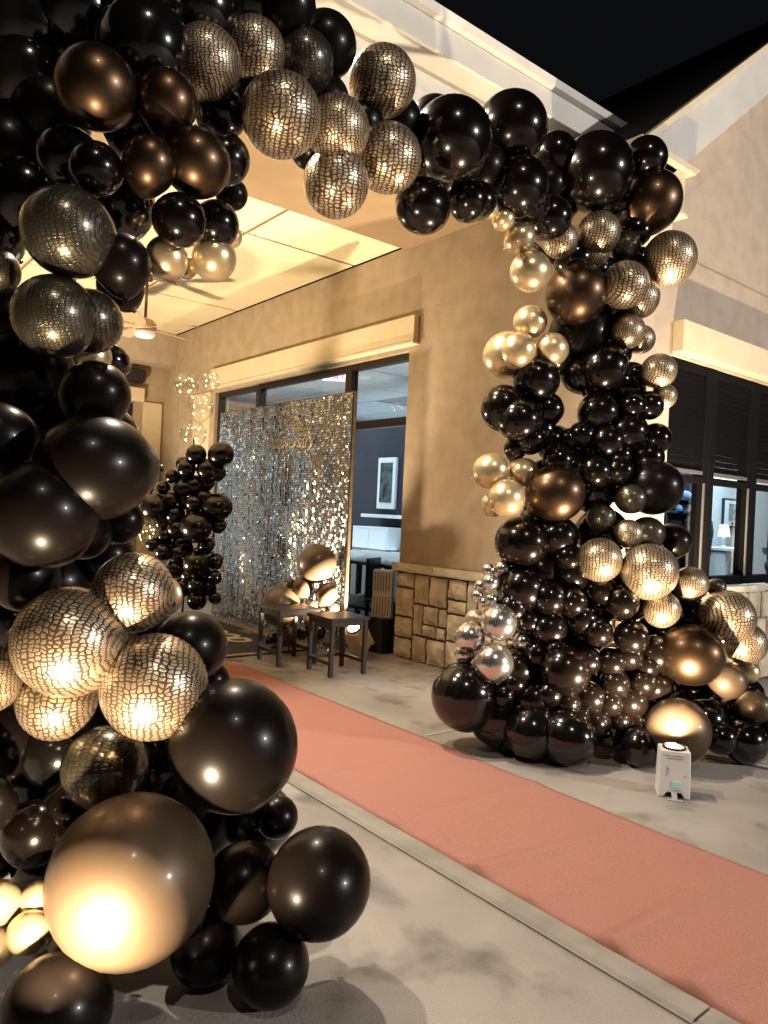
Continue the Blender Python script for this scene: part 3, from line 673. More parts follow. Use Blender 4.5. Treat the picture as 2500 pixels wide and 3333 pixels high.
def rough_block(mb, x_face, y0, z0, y1, z1, bump, gap=.007):
    """stone whose front (toward -x) is a rough split face"""
    y0 += gap; y1 -= gap; z0 += gap; z1 -= gap
    n = 5; out = bump * rs.uniform(.6, 1.3)
    vs = []; fs = []
    for j in range(n):
        for i in range(n):
            e = min(i, j, n - 1 - i, n - 1 - j)
            d = (0.0, .75, 1.0)[e] * out + rs.uniform(-.006, .006)
            s = .006 if e == 0 else .010
            vs.append((x_face - d, y0 + (y1 - y0) * i / (n - 1) + rs.uniform(-s, s), z0 + (z1 - z0) * j / (n - 1) + rs.uniform(-s, s)))
    for j in range(n - 1):
        for i in range(n - 1):
            a = j * n + i
            fs.append((a, a + 1, a + n + 1, a + n))
    ed = [i for i in range(n)] + [j * n + n - 1 for j in range(1, n)] + [(n - 1) * n + i for i in range(n - 2, -1, -1)] + [j * n for j in range(n - 2, 0, -1)]
    b = len(vs)
    vs += [(x_face + .03, vs[i][1], vs[i][2]) for i in ed]
    for k in range(len(ed)):
        k2 = (k + 1) % len(ed)
        fs.append((ed[k2], ed[k], b + k, b + k2))
    mb.add(vs, fs)


for r_ in rects:
    w = MB(); rough_block(w, 4.835, *r_, bump=.034, gap=.012)
    part(w, 'stone', MT['stone'], W1)
for y0, y1 in ((3.34, 3.93), (3.935, 4.58), (4.585, 5.2), (5.205, 5.815)):
    w = MB(); rough_block(w, 4.79, y0, .866, y1, .945, bump=.012, gap=.002)
    w.box((4.80, y0 + .003, .868), (X1 - .001, y1 - .003, .943))
    part(w, 'cap_stone', MT['cap'], W1)
# storefront window
win = MB()
fx0, fx1 = X1 + .05, X1 + .15
for y0, y1, z0, z1 in ((WY0, WY0 + .06, 0, WZ), (WY1 - .06, WY1, 0, WZ), (6.86, 6.98, 0, WZ), (8.96, 9.08, 0, WZ)):
    win.box((fx0, y0, z0), (fx1, y1, z1))
for y0, y1 in ((WY0 + .06, 6.86), (6.98, 8.96), (9.08, WY1 - .06)):
    for z0, z1 in ((0, .10), (2.36, 2.45), (WZ - .07, WZ)):
        win.box((fx0 + .004, y0, z0), (fx1 - .004, y1, z1))
wf = part(win, 'window_frame', MT['bronze'], W1, bevel=.004)
for y0, y1 in ((WY0 + .06, 6.86), (6.98, 8.96), (9.08, WY1 - .06)):
    for z0, z1 in ((.10, 2.36), (2.45, WZ - .07)):
        p = MB(); p.box((X1 + .095, y0, z0), (X1 + .101, y1, z1))
        M = Matrix.Translation(-V(W1.location)); p.v = [tuple(M @ V(q)) for q in p.v]
        p.build('window_pane', MT['glass'], wf)

# ------------------------------------------------------------------ end wall of the porch with the entrance (plane y = 12.2)
W3 = empty('entrance_wall', (1.0, 12.2, 0), label='far end wall of the porch with glass entrance doors and dropped beam', cat='wall')
w = MB()
w.box((-2.2, 12.2, 0), (1.2, 12.4, 4.2)); w.box((1.2, 12.2, 3.06), (4.37, 12.4, 4.2)); w.box((4.37, 12.2, 0), (X1 - .001, 12.4, 4.2))
part(w, 'stucco', MT['stucco'], W3)
w = MB(); w.box((-2.2, 11.75, 3.69), (X1 - .002, 12.199, 4.2)); part(w, 'dropped_beam', MT['stucco_grey'], W3)
w = MB(); w.box((1.1, 12.08, 3.08), (4.5, 12.199, 3.30)); part(w, 'door_header', MT['trim'], W3)
w = MB(); w.box((4.52, 12.16, 0), (4.84, 12.199, 3.09)); part(w, 'pilaster', MT['trim'], W3)
for xa, xb in ((1.2, 2.265), (2.27, 3.305), (3.31, 4.37)):
    df = MB()
    df.box((xa, 12.24, 0), (xa + .08, 12.34, 3.06)); df.box((xb - .08, 12.24, 0), (xb, 12.34, 3.06))
    for z0, z1 in ((0, .2), (2.3, 2.42), (2.96, 3.06)):
        df.box((xa + .08, 12.245, z0), (xb - .08, 12.335, z1))
    f = part(df, 'glass_door', MT['bronze'], W3, bevel=.004)
    M = Matrix.Translation(-V(W3.location))
    p = MB(); p.box((xa + .08, 12.285, .2), (xb - .08, 12.291, 2.3)); p.v = [tuple(M @ V(q)) for q in p.v]
    p.build('door_pane', MT['glass'], f)
    p = MB(); p.box((xa + .08, 12.285, 2.42), (xb - .08, 12.291, 2.96)); p.v = [tuple(M @ V(q)) for q in p.v]
    p.build('transom_pane', MT['glass'], f)
    p = MB(); p.tube([(xb - .12, 12.19, .9), (xb - .12, 12.19, 1.3)], .012); p.v = [tuple(M @ V(q)) for q in p.v]
    p.build('door_handle', MT['steel'], f)
w = MB(); w.box((4.20, 12.02, 3.40), (4.49, 12.19, 3.60))
tag(w.build('wall_speaker', MT['dark'], bevel=.01), 'small black box speaker on the far wall under the dropped beam', 'speaker')
w = MB(); w.box((-2.4, 5.95, 0), (-2.2, 12.4, 4.2))  # unseen wall, added so sequins and balloons reflect something warm
tag(w.build('porch_reflection_wall', MT['stucco']), 'unseen tan stucco wall added left of the porch for warm reflections', 'wall')

# ------------------------------------------------------------------ porch roof
w = MB(); w.box((-6, 4.35, 4.30), (4.87, 12.4, 4.36)); struct(w.build('porch_roof_deck', MT['roof']))
ceil = struct(MB().box((-2.2, 5.94, 4.225), (X1, 12.2, 4.29)).build('ceiling', MT['seam']))
xs = [-2.2, -.7, .7, 2.1, 3.5, 4.88]; ys = [5.94, 6.82, 9.63, 12.2]
pm = {}
for i in range(5):
    for j in range(3):
        p = MB().box((xs[i] + .02, ys[j] + .02, 4.207), (xs[i + 1] - .02, ys[j + 1] - .02, 4.224)).build('ceiling_panel', MT['ceiling'], ceil, bevel=.004)
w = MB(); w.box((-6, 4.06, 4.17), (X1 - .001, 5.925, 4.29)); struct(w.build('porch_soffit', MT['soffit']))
w = MB(); w.box((-6, 4.03, 4.165), (5.2, 4.058, 4.615)); struct(w.build('porch_beam', MT['fascia']))
EV = empty('porch_eave', (0, 3.8, 4.6), label='long pale grey eave board of the flat porch roof under the night sky', cat='eave')
w = MB(); w.box((-6, 3.83, 4.616), (5.65, 4.2, 4.64)); part(w, 'soffit', MT['fascia'], EV)
w = MB(); w.box((-6, 3.80, 4.600), (5.72, 3.829, 4.80)); part(w, 'fascia_board', MT['fascia'], EV, bevel=.004)
w = MB(); w.prism([(3.799, 4.802), (3.760, 4.815), (3.745, 4.87), (3.83, 4.87), (3.83, 4.802)], -6, 5.74, 'x'); part(w, 'gutter', MT['fascia'], EV)
w = MB(); w.prism([(3.84, 4.866), (3.84, 4.72), (12.4, 4.72), (12.4, 5.2)], -6, 4.85, 'x'); part(w, 'roof', MT['roof'], EV)

# ------------------------------------------------------------------ gable wall (plane y = 3.35)
GB = empty('gable_wall', (X1, 3.35, 0), label='tan gable end wall with white sloping rake board and dark shop windows', cat='wall')
Y2 = 3.35
rk = lambda x: 4.213 + .807 * (x - 5.229)
OX0, OX1, OZ0, OZ1 = 5.66, 9.4, .92, 2.88
w = MB()
w.prism([(X1 + .002, 0), (OX0, 0), (OX0, OZ1), (9.4, OZ1), (9.4, 0), (10.6, 0), (10.6, rk(7.72)), (7.72, rk(7.72) + .1), (X1 + .002, rk(X1) + .1)], Y2, Y2 + .2, 'y')
w.box((OX0, Y2, 0), (9.4, Y2 + .2, .60))
part(w, 'stucco', MT['stucco_grey'], GB)
w = MB(); w.prism([(4.70, rk(4.70)), (7.85, rk(7.85)), (7.85, rk(7.85) + .405), (4.70, rk(4.70) + .405)], 3.05, 3.085, 'y'); part(w, 'rake_board', MT['fascia'], GB, bevel=.003)
w = MB(); w.prism([(4.68, rk(4.68) + .41), (7.9, rk(7.9) + .41), (7.9, rk(7.9) + .465), (4.68, rk(4.68) + .465)], 3.025, 3.085, 'y'); part(w, 'rake_trim', MT['trim'], GB)
w = MB(); w.prism([(4.69, rk(4.69) + .14), (7.87, rk(7.87) + .14), (7.87, rk(7.87) + .18), (4.69, rk(4.69) + .18)], 3.086, 3.349, 'y'); part(w, 'rake_soffit', MT['fascia'], GB)
w = MB(); w.prism([(4.70, rk(4.70) + .40), (7.9, rk(7.9) + .44), (7.9, rk(7.9) + .468), (4.70, rk(4.70) + .462)], 3.086, 3.82, 'y')
w.prism([(4.90, rk(4.90) + .40), (7.9, rk(7.9) + .44), (7.9, rk(7.9) + .468), (4.90, rk(4.90) + .462)], 3.821, 14, 'y'); part(w, 'roof', MT['roof'], GB)
w = MB()
w.box((4.60, 3.05, 3.83), (5.235, 3.349, 4.13)); w.prism([(4.56, 4.131), (5.30, 4.131), (5.36, 4.185), (4.56, 4.185)], 3.0, 3.349, 'y')
w.box((4.58, 3.03, 3.80), (5.26, 3.349, 3.829))
part(w, 'cornice_return', MT['trim'], GB, bevel=.004)
w = MB(); w.prism([(4.66, 3.62), (5.12, 3.62), (5.20, 3.68), (5.20, 3.799), (4.66, 3.799)], 3.12, 3.349, 'y'); part(w, 'frieze_block', MT['trim'], GB, bevel=.003)
w = MB(); w.box((4.62, 3.352, 4.06), (X1 - .002, 3.798, 4.13)); part(w, 'eave_soffit', MT['trim'], GB)
w = MB(); w.box((5.66, 3.245, 2.885), (9.6, 3.349, 3.15)); part(w, 'window_header', MT['trim'], GB, bevel=.005)
w = MB(); w.box((5.7, 3.345, 3.70), (10, 3.3498, 3.703)); part(w, 'control_joint', MT['seam'], GB)
w = MB(); w.box((5.6, 3.27, .865), (9.6, 3.349, .92)); part(w, 'sill_stone', MT['cap'], GB, bevel=.006)
w = MB(); w.box((4.9, 3.30, 0), (9.6, 3.348, .55)); part(w, 'mortar_bed', MT['mortar'], GB)
for k in range(18):
    for z0, z1 in ((.01, .30), (.30, .60), (.60, .86)):
        xa = 5.0 + k * .26 + (.13 if z0 == .30 else 0)
        if xa > 9.3:
            continue
        wd = rs.uniform(.2, .26)
        w = MB(); w.box((xa, 3.275 - rs.uniform(0, .015), z0 + .008), (xa + wd, 3.33, z1 - .008)); part(w, 'stone', MT['stone'], GB, bevel=.012)
# shop windows: shutters above, glass below
px = [5.66, 6.44, 7.28, 8.12, 8.96]
slat = MB().prism([(3.415, 0), (3.44, 0), (3.44, .050), (3.425, .050)], 0, 1, 'x').mesh('slat', MT['shutter'])
for i in range(4):
    a, b = px[i] + (.11 if i else .10), px[i + 1] - .09
    w = MB()
    w.box((px[i] + (.003 if i else 0), 3.40, .92), (a, 3.50, OZ1)); w.box((b, 3.40, .92), (px[i + 1], 3.50, OZ1))
    for z0, z1 in ((.92, 1.00), (1.84, 1.90), (2.8, OZ1)):
        w.box((a, 3.405, z0), (b, 3.495, z1))
    wfr = part(w, 'shop_window', MT['shutter'], GB, bevel=.004)
    q = MB(); q.box((a, 3.45, 1.00), (b, 3.456, 1.84)); q.v = [tuple(V(c) - V(GB.location)) for c in q.v]
    q.build('window_pane', MT['glass'], wfr)
    q = MB(); q.box((b + .002, 3.385, 1.0), (b + .020, 3.399, 1.84)); q.v = [tuple(V(c) - V(GB.location)) for c in q.v]
    q.build('guide_rail', MT['steel'], wfr)
    s = MB(); s.box((a, 3.40, 1.915), (b, 3.44, 1.95)); sb_ = part(s, 'roller_shutter', MT['steel'], GB, bevel=.004)
    for z in range(16):
        o = bpy.data.objects.new('slat', slat); link(o, sb_)
        o.location = (a - GB.location.x, -GB.location.y, 1.955 + z * .053); o.scale = (b - a, 1, 1)
w = MB(); w.box((8.961, 3.40, .92), (9.4, 3.50, OZ1)); part(w, 'end_panel', MT['shutter'], GB)

# ------------------------------------------------------------------ rooms behind the glass
struct(MB().box((X1 + .23, 3.56, -.02), (16, 18, .004)).build('room_floor', MT['navy']))
rc = struct(MB().box((X1 + .23, 3.56, 3.62), (16, 18, 3.70)).build('room_ceiling', MT['grid']))
tm = MB().box((-.59, -.59, 0), (.59, .59, .02)).mesh('ceiling_tile', MT['tile'], bevel=.004)
for i in range(8):
    for j in range(9):
        x, y = 5.75 + 1.22 * i, 5.95 + 1.22 * j
        if (i, j) in ((1, 1), (3, 4)):
            continue
        o = bpy.data.objects.new('ceiling_tile', tm); o.location = (x, y, 3.598); link(o, rc)
struct(MB().box((15.8, 3.56, 0), (16, 18, 3.6)).build('room_back_wall', MT['inwall']))
struct(MB().box((X1 + .23, 17.8, 0), (15.8, 18, 3.6)).build('room_end_wall', MT['inwall']))
struct(MB().box((X1 + .225, 5.30, 0), (12.5, 5.42, 3.597)).build('partition_wall', MT['navy']))
struct(MB().box((7.3, 5.43, 0), (7.45, 16.5, 2.88)).build('inner_partition', MT['navy']))
rl = empty('recessed_light', (6.97, 7.17, 3.60), label='square recessed ceiling light seen through the right transom pane', cat='ceiling light')
MB().box((-.3, -.3, -.01), (.3, .3, .0)).build('trim_ring', MT['grid'], rl)
MB().lathe([(.15, -.03), (.13, -.06)], n=16).build('diffuser', MT['panel_glow'], rl)
lamp('assumed_room_light', 'AREA', (6.1, 9.5, 3.55), POWER_ROOM, COOL, (6.1, 9.5, 0), size=1.8, size_y=6)  # assumed light for the room, no fixture built
lamp('room_ceiling_fill', 'AREA', (6.2, 9.0, .9), POWER_ROOM * .5, COOL, (6.2, 9.0, 4), size=1.5, size_y=6)  # added fill without a fixture, brightens the room ceiling from below
lamp('assumed_room_light', 'AREA', (11.0, 10.5, 3.55), POWER_ROOM * .4, COOL, (11.0, 10.5, 0), size=3, size_y=8)  # second assumed light, added for the room beyond the inner partition
lamp('room_ceiling_fill', 'AREA', (9.5, 10.0, 2.9), POWER_ROOM * .5, COOL, (9.5, 10.0, 4), size=3, size_y=8)  # second added fill, lifts the ceiling beyond the inner partition
lamp('assumed_shop_light', 'AREA', (8.6, 4.2, 3.3), POWER_SHOP, COOL, (8.6, 4.6, 0), size=2.5, size_y=.5)  # assumed light behind the shop glass, no fixture built
ex = empty('exit_sign', (6.13, 8.97, 3.42), rz=R(-35), label='red and pink lit EXIT sign hanging behind the window', cat='sign')
MB().box((-.17, -.02, -.1), (.17, .02, .1)).build('sign_box', MT['exit_box'], ex, bevel=.006)
text_mesh('lettering', 'EXIT', .17, .003, MT['exit'], ex, Matrix.Translation((0, -.024, 0)) @ Matrix.Rotation(R(90), 4, 'X'), offset=.004)
MB().box((-.01, -.01, .1), (.01, .01, .18)).build('hanger', MT['grid'], ex)
# lobby behind the entrance doors
struct(MB().box((.6, 12.45, -.02), (4.6, 17, .004)).build('lobby_floor', MT['inwall']))
struct(MB().box((.6, 16.9, 0), (4.6, 17, 3.2)).build('lobby_back_wall', MT['inwall']))
struct(MB().box((.5, 12.45, 0), (.6, 17, 3.2)).build('lobby_side_wall', MT['inwall']))
struct(MB().box((4.6, 12.45, 0), (4.7, 17, 3.2)).build('lobby_side_wall', MT['inwall']))
struct(MB().box((.5, 12.45, 3.2), (4.7, 17, 3.3)).build('lobby_ceiling', MT['tile']))
lamp('assumed_lobby_light', 'AREA', (2.6, 14.5, 3.15), POWER_LOBBY, (1.0, .95, .88), (2.6, 14.5, 0), size=2.5, size_y=3.5)  # assumed light, unseen, gives the sequins something bright to reflect
# things in the room
pf = empty('picture_frame', (7.27, 9.02, 1.9), label='tall white framed dark picture behind the right window pane', cat='picture')
MB().box((-.03, -.22, -.40), (.02, .22, .40)).build('frame', MT['linen'], pf, bevel=.006)
MB().box((-.036, -.15, -.30), (-.031, .15, .32)).build('print', MT['dark_art'], pf)
tag(MB().box((6.95, 8.25, 1.36), (7.29, 9.25, 1.41)).build('wall_shelf', MT['linen'], bevel=.004), 'white shelf under the framed picture inside the window', 'shelf')
cb = empty('bright_panel_standin', (7.0, 8.75, 0), label='white cabinet shape standing in for a bright lit panel before the dark inner wall', cat='cabinet')
MB().box((-.25, -.42, 0), (.28, .42, 1.22)).build('cabinet_body', MT['linen'], cb, bevel=.006)  # white cabinet shape added in place of a bright lit panel
for s in (-1, 1):
    MB().box((-.268, min(0, s * .40) + .006, .06), (-.251, max(0, s * .40) - .006, 1.18)).build('door', MT['linen'], cb, bevel=.003)
tb = empty('display_table', (5.75, 7.35, 0), label='dark display table heaped with white linen behind the window', cat='table')
MB().box((-.35, -.75, .80), (.35, .75, .84)).build('tabletop', MT['wood'], tb, bevel=.004)
for sx in (-1, 1):
    for sy in (-1, 1):
        MB().box((sx * .3 - .03, sy * .68 - .03, .004), (sx * .3 + .03, sy * .68 + .03, .80)).build('leg', MT['wood'], tb)
MB().box((-.3, -.66, .25), (.3, .66, .28)).build('shelf', MT['wood'], tb)


def rumpled(name, cx, cy, z, lx, ly, h, seed, material, label, cat):
    q = random.Random(seed); n = 14; vs = []; fs = []
    ph = [(q.uniform(4, 11), q.uniform(4, 11), q.uniform(0, 6)) for _ in range(5)]
    for j in range(n + 1):
        for i in range(n + 1):
            u, v_ = i / n * 2 - 1, j / n * 2 - 1
            e = max(0, 1 - max(abs(u), abs(v_)) ** 4)
            hh = h * (.55 + .45 * sum(math.sin(a * u + b * v_ + c) for a, b, c in ph) / 5) * e ** .5
            vs.append((cx + u * lx, cy + v_ * ly, z + max(0.002, hh)))
    for j in range(n):
        for i in range(n):
            a = j * (n + 1) + i
            fs.append((a, a + 1, a + n + 2, a + n + 1))
    k = len(vs)
    ed = [i for i in range(n + 1)] + [j * (n + 1) + n for j in range(1, n + 1)] + [n * (n + 1) + i for i in range(n - 1, -1, -1)] + [j * (n + 1) for j in range(n - 1, 0, -1)]
    vs += [(vs[i][0], vs[i][1], z + .001) for i in ed]
    for a in range(len(ed)):
        b = (a + 1) % len(ed)
        fs.append((ed[b], ed[a], k + a, k + b))
    fs.append(tuple(k + a for a in range(len(ed))))
    return tag(MB().add(vs, fs).build(name, material, smooth=True), label, cat)


rumpled('folded_linen', 5.75, 7.35, .84, .33, .70, .16, 3, MT['linen'], 'crumpled white linen piled on the dark display table', 'linen')
rumpled('folded_linen', 5.75, 7.35, .281, .25, .55, .16, 5, MT['linen'], 'white linen bundle on the lower shelf of the display table', 'linen')
ch = empty('dining_chair', (5.35, 6.55, 0), rz=R(30), label='dark wooden chair inside the window near the display table', cat='chair')
MB().box((-.2, -.2, .43), (.2, .2, .47)).build('seat', MT['wood'], ch, bevel=.008)
for sx in (-1, 1):
    for sy in (-1, 1):
        MB().box((sx * .17 - .018, sy * .17 - .018, .004), (sx * .17 + .018, sy * .17 + .018, .43)).build('leg', MT['wood'], ch)
MB().box((-.2, .165, .47), (.2, .2, .92)).build('backrest', MT['wood'], ch, bevel=.01)
# shop side
struct(MB().box((9.3, 5.05, 0), (11.4, 5.15, 2.6)).build('pale_inner_wall', MT['inwall']))
sh = empty('hat_shelf', (8.25, 4.72, 0), label='dark shelf unit with caps behind the left shop window', cat='shelf')
for z in (1.2, 1.46, 1.62, 1.775):
    MB().box((-.45, -.14, z - .02), (.42, .14, z)).build('shelf_board', MT['navy'], sh)
for x in (-.47, .42):
    MB().box((x, -.14, .004), (x + .03, .14, 2.1)).build('side_panel', MT['navy'], sh)
MB().box((-.45, .141, .004), (.42, .155, 2.1)).build('back_panel', MT['navy'], sh)


def cap(x, y, z, material, label, rz):
    t = empty('baseball_cap', (x, y, z), rz, label, 'cap', 'caps on the shop shelf')
    MB().lathe([(.085, 0), (.086, .03), (.075, .065), (.045, .09), (.01, .098)], n=16).build('cap_crown', material, t, smooth=True)
    pts = [(math.cos(R(a)) * (.085 + .075 * math.cos(R(a)) ** 2), math.sin(R(a)) * .085) for a in range(-80, 81, 16)]
    MB().prism([(p_[0], p_[1]) for p_ in pts] + [(.02, .07), (.02, -.07)], .002, .010, 'z').build('brim', material, t)


cap(8.60, 4.66, 1.776, MT['linen'], 'white baseball cap on the top shelf behind shop glass', R(-20))
cap(8.30, 4.66, 1.776, MT['blue'], 'blue cap on the top shelf left of the white cap', R(-100))
cap(8.34, 4.66, 1.621, MT['grid'], 'grey cap on the middle shelf under the blue cap', R(-90))
cap(8.10, 4.66, 1.621, MT['blue'], 'dark blue cap at the left end of the middle shelf', R(-90))
tag(MB().box((8.2, 4.55, 1.201), (8.48, 4.76, 1.44)).build('gift_box', MT['linen'], bevel=.004), 'plain white box on the lower shelf behind shop glass', 'box')
mn = empty('hanging_sweater', (8.27, 4.45, 0), label='dark sweater on a stand with white collar behind shop glass', cat='clothing')
MB().lathe([(.13, .95), (.15, 1.2), (.17, 1.4), (.15, 1.52), (.07, 1.60)], n=14).build('sweater', MT['navy'], mn, smooth=True)
MB().lathe([(.06, 1.60), (.085, 1.62), (.06, 1.68)], n=12).build('collar', MT['linen'], mn, smooth=True)
MB().lathe([(.14, .004), (.14, .02), (.02, .03), (.02, .95)], n=12).build('stand', MT['dark'], mn)
pq = empty('matted_picture', (10.22, 5.045, 1.66), label='picture with black frame and wide white mat on the pale shop wall', cat='picture')
MB().box((-.25, -.03, -.20), (.25, .0, .20)).build('frame', MT['dark'], pq, bevel=.004)
MB().box((-.225, -.036, -.175), (.225, -.031, .175)).build('mat_board', MT['linen'], pq)
MB().box((-.12, -.042, -.10), (.12, -.037, .13)).build('print', MT['art'], pq)
MB().box((-.03, -.042, -.155), (.03, -.037, -.125)).build('caption_plate', MT['dark'], pq)
cu = empty('white_curtain', (10.0, 4.75, 0), label='long white draped curtain hanging beside the matted picture', cat='curtain')
vs = []; fs = []
for j in range(9):
    z = 1.15 + .95 * j / 8
    wd = .10 + .04 * math.sin(j * .7) - (.05 if j > 6 else 0)
    for i in range(17):
        u = i / 16 * 2 - 1
        vs.append((u * wd, .02 * math.sin(u * 14 + j * .4), z))
for j in range(8):
    for i in range(16):
        a = j * 17 + i
        fs.append((a, a + 1, a + 18, a + 17))
o = MB().add(vs, fs).build('drape', MT['linen'], cu, smooth=True)
so = o.modifiers.new('thickness', 'SOLIDIFY'); so.thickness = .012
MB().tube([(-.25, 0, 2.12), (.25, 0, 2.12)], .012).build('rod', MT['dark'], cu)
dt = empty('console_table', (9.55, 4.72, 0), label='white console table with ornaments under the matted picture', cat='table')
MB().box((-.35, -.16, 1.16), (.35, .16, 1.2)).build('tabletop', MT['linen'], dt, bevel=.004)
for x in (-.3, .3):
    MB().box((x - .03, -.13, .004), (x + .03, .13, 1.16)).build('leg', MT['linen'], dt)
tl = empty('table_lamp', (9.34, 4.68, 1.201), label='small white table lamp at the left end of the console table', cat='lamp')
MB().lathe([(.05, 0), (.05, .015), (.02, .03), (.035, .09), (.015, .15)], n=14).build('lamp_base', MT['linen'], tl, smooth=True)
MB().lathe([(.075, .14), (.05, .29)], n=16).build('lamp_shade', MT['panel_glow'], tl, smooth=True)
vz = empty('flower_vase', (9.72, 4.2, 0), label='dark round vase of leaves low behind the second shop window', cat='vase')
MB().lathe([(.07, .004), (.05, .5), (.05, .85), (.11, .95), (.12, 1.02), (.07, 1.10)], n=16).build('vase_body', MT['navy'], vz, smooth=True)
for k in range(9):
    a = k * .7
    MB().prism([(0, 0), (.03, .06), (0, .14), (-.03, .06)], -.003, .003, 'y').build('leaf', MT['leaf'], vz).matrix_local = Matrix.Translation((.08 * math.cos(a), .08 * math.sin(a), 1.12)) @ Matrix.Rotation(a, 4, 'Z') @ Matrix.Rotation(R(35), 4, 'Y')

# ------------------------------------------------------------------ ceiling fan
fn = empty('ceiling_fan', (3.30, 8.95, 3.48), label='tan ceiling fan with white globe hanging from the porch ceiling', cat='ceiling fan')
MB().lathe([(.018, .18), (.018, .70)], n=10).build('rod', MT['rod'], fn, smooth=True)
MB().lathe([(.07, .66), (.05, .725)], n=16).build('canopy', MT['rod'], fn, smooth=True)
MB().lathe([(.06, .03), (.13, .06), (.14, .12), (.10, .17), (.03, .20)], n=20).build('motor_housing', MT['fan'], fn, smooth=True)
MB().lathe([(.05, -.045), (.10, -.035), (.125, -.005), (.12, .028)], n=20).build('globe', MT['fan_light'], fn, smooth=True)
bl = MB().prism([(.12, -.04), (.30, -.075), (.66, -.08), (.70, -.03), (.70, .03), (.66, .08), (.30, .075), (.12, .04)], -.006, .006, 'z').mesh('blade', MT['fan'])
for k in range(5):
    o = bpy.data.objects.new('blade', bl); link(o, fn)
    o.matrix_local = Matrix.Rotation(2 * math.pi * k / 5 + .35, 4, 'Z') @ Matrix.Translation((0, 0, .09)) @ Matrix.Rotation(R(11), 4, 'X')

# ------------------------------------------------------------------ shimmer wall of sequins
XS = 4.36
SW = empty('sequin_wall', (XS, 6.02, 0), label='tall silver sequin backdrop wall with script sign before the window', cat='backdrop')
NP, NR, PS = 10, 9, .293
w = MB(); w.box((XS + .012, 6.02, .03), (XS + .03, 6.02 + NP * PS, NR * PS)); part(w, 'backing_board', MT['backing'], SW)
w = MB(); w.box((XS + .008, 6.0, 0), (XS + .034, 6.0185, NR * PS + .01)); w.box((XS + .008, 6.0205 + NP * PS, 0), (XS + .034, 6.04 + NP * PS, NR * PS + .01)); w.box((XS + .008, 6.019, NR * PS + .001), (XS + .034, 6.02 + NP * PS, NR * PS + .012))
part(w, 'support_frame', MT['raw_wood'], SW)
for y in (6.3, 7.5, 8.7):
    w = MB(); w.box((XS + .035, y, 0), (XS + .35, y + .05, .04)); part(w, 'foot', MT['raw_wood'], SW)


def sequin_mesh(seed):
    q = random.Random(seed); vs = []; fs = []
    n = 11; c = PS / n; h = c * .44
    colb = [q.gauss(0, .10) for _ in range(n)]
    for j in range(n):
        for i in range(n):
            cy, cz = (i + .5) * c, (j + .5) * c
            a = q.gauss(0, .12) + (.06 if q.random() < .3 else 0); b = colb[i] + q.gauss(0, .05); t = q.gauss(0, .03)
            if q.random() < .10:
                a += q.uniform(-.5, .5); b += q.uniform(-.35, .35)
            yv = V((math.sin(b), math.cos(b), math.sin(t))); zv = V((math.sin(a), -math.sin(t), math.cos(a)))
            o = V((-.004, cy, cz)); k = len(vs)
            vs += [o - yv * h - zv * h, o + yv * h - zv * h, o + yv * h + zv * h, o - yv * h + zv * h]
            fs.append((k + 3, k + 2, k + 1, k))
    me = bpy.data.meshes.new('sequin_panel'); me.from_pydata(vs, [], fs); me.materials.append(MT['sequin']); me.update()
    return me


sqm = [sequin_mesh(s) for s in range(9)]
for j in range(NR):
    for i in range(NP):
        o = bpy.data.objects.new('sequin_panel', sqm[random.randrange(9)])
        o.location = (random.uniform(-.002, .002), i * PS, j * PS)
        o['kind'] = 'stuff'
        link(o, SW)
sg = empty('script_sign', (XS - .03, 7.16, 2.23), label='gold script lettering sign mounted high on the sequin wall', cat='sign')
Mt = frame((0, -1, 0), (0, 0, 1), (-1, 0, 0))
text_mesh('lettering', 'Happy', .13, .006, MT['sign_gold'], sg, Matrix.Translation((0, -.12, .13)) @ Mt, shear=.35, offset=.0)
text_mesh('lettering', 'Anniversary', .20, .006, MT['sign_gold'], sg, Matrix.Translation((0, .0, -.05)) @ Mt, shear=.35, offset=.0)

# ------------------------------------------------------------------ black mat before the backdrop
RG = empty('entrance_mat', (3.4, 7.6, 0), label='black rectangular floor mat with gold lettering before the sequin wall', cat='mat')
w = MB(); w.box((2.4, 6.34, .001), (4.30, 8.98, .012)); part(w, 'mat', MT['rug'], RG)
w = MB(); w.box((4.18, 6.36, .0125), (4.28, 8.96, .017)); w.box((2.42, 6.36, .0125), (4.179, 6.43, .017)); w.box((2.42, 8.88, .0125), (4.179, 8.96, .017)); part(w, 'border', MT['rug_gold'], RG)
Mr = frame((0, -1, 0), (1, 0, 0), (0, 0, 1))
text_mesh('lettering', 'WOOD', .36, .003, MT['gold_print'], RG, Matrix.Translation((.36, .0, .0165)) @ Mr, shear=.25, offset=.012)
text_mesh('lettering', 'TNT', .16, .003, MT['rug_gold'], RG, Matrix.Translation((.70, -.1, .0165)) @ Mr, shear=.2, offset=.006)

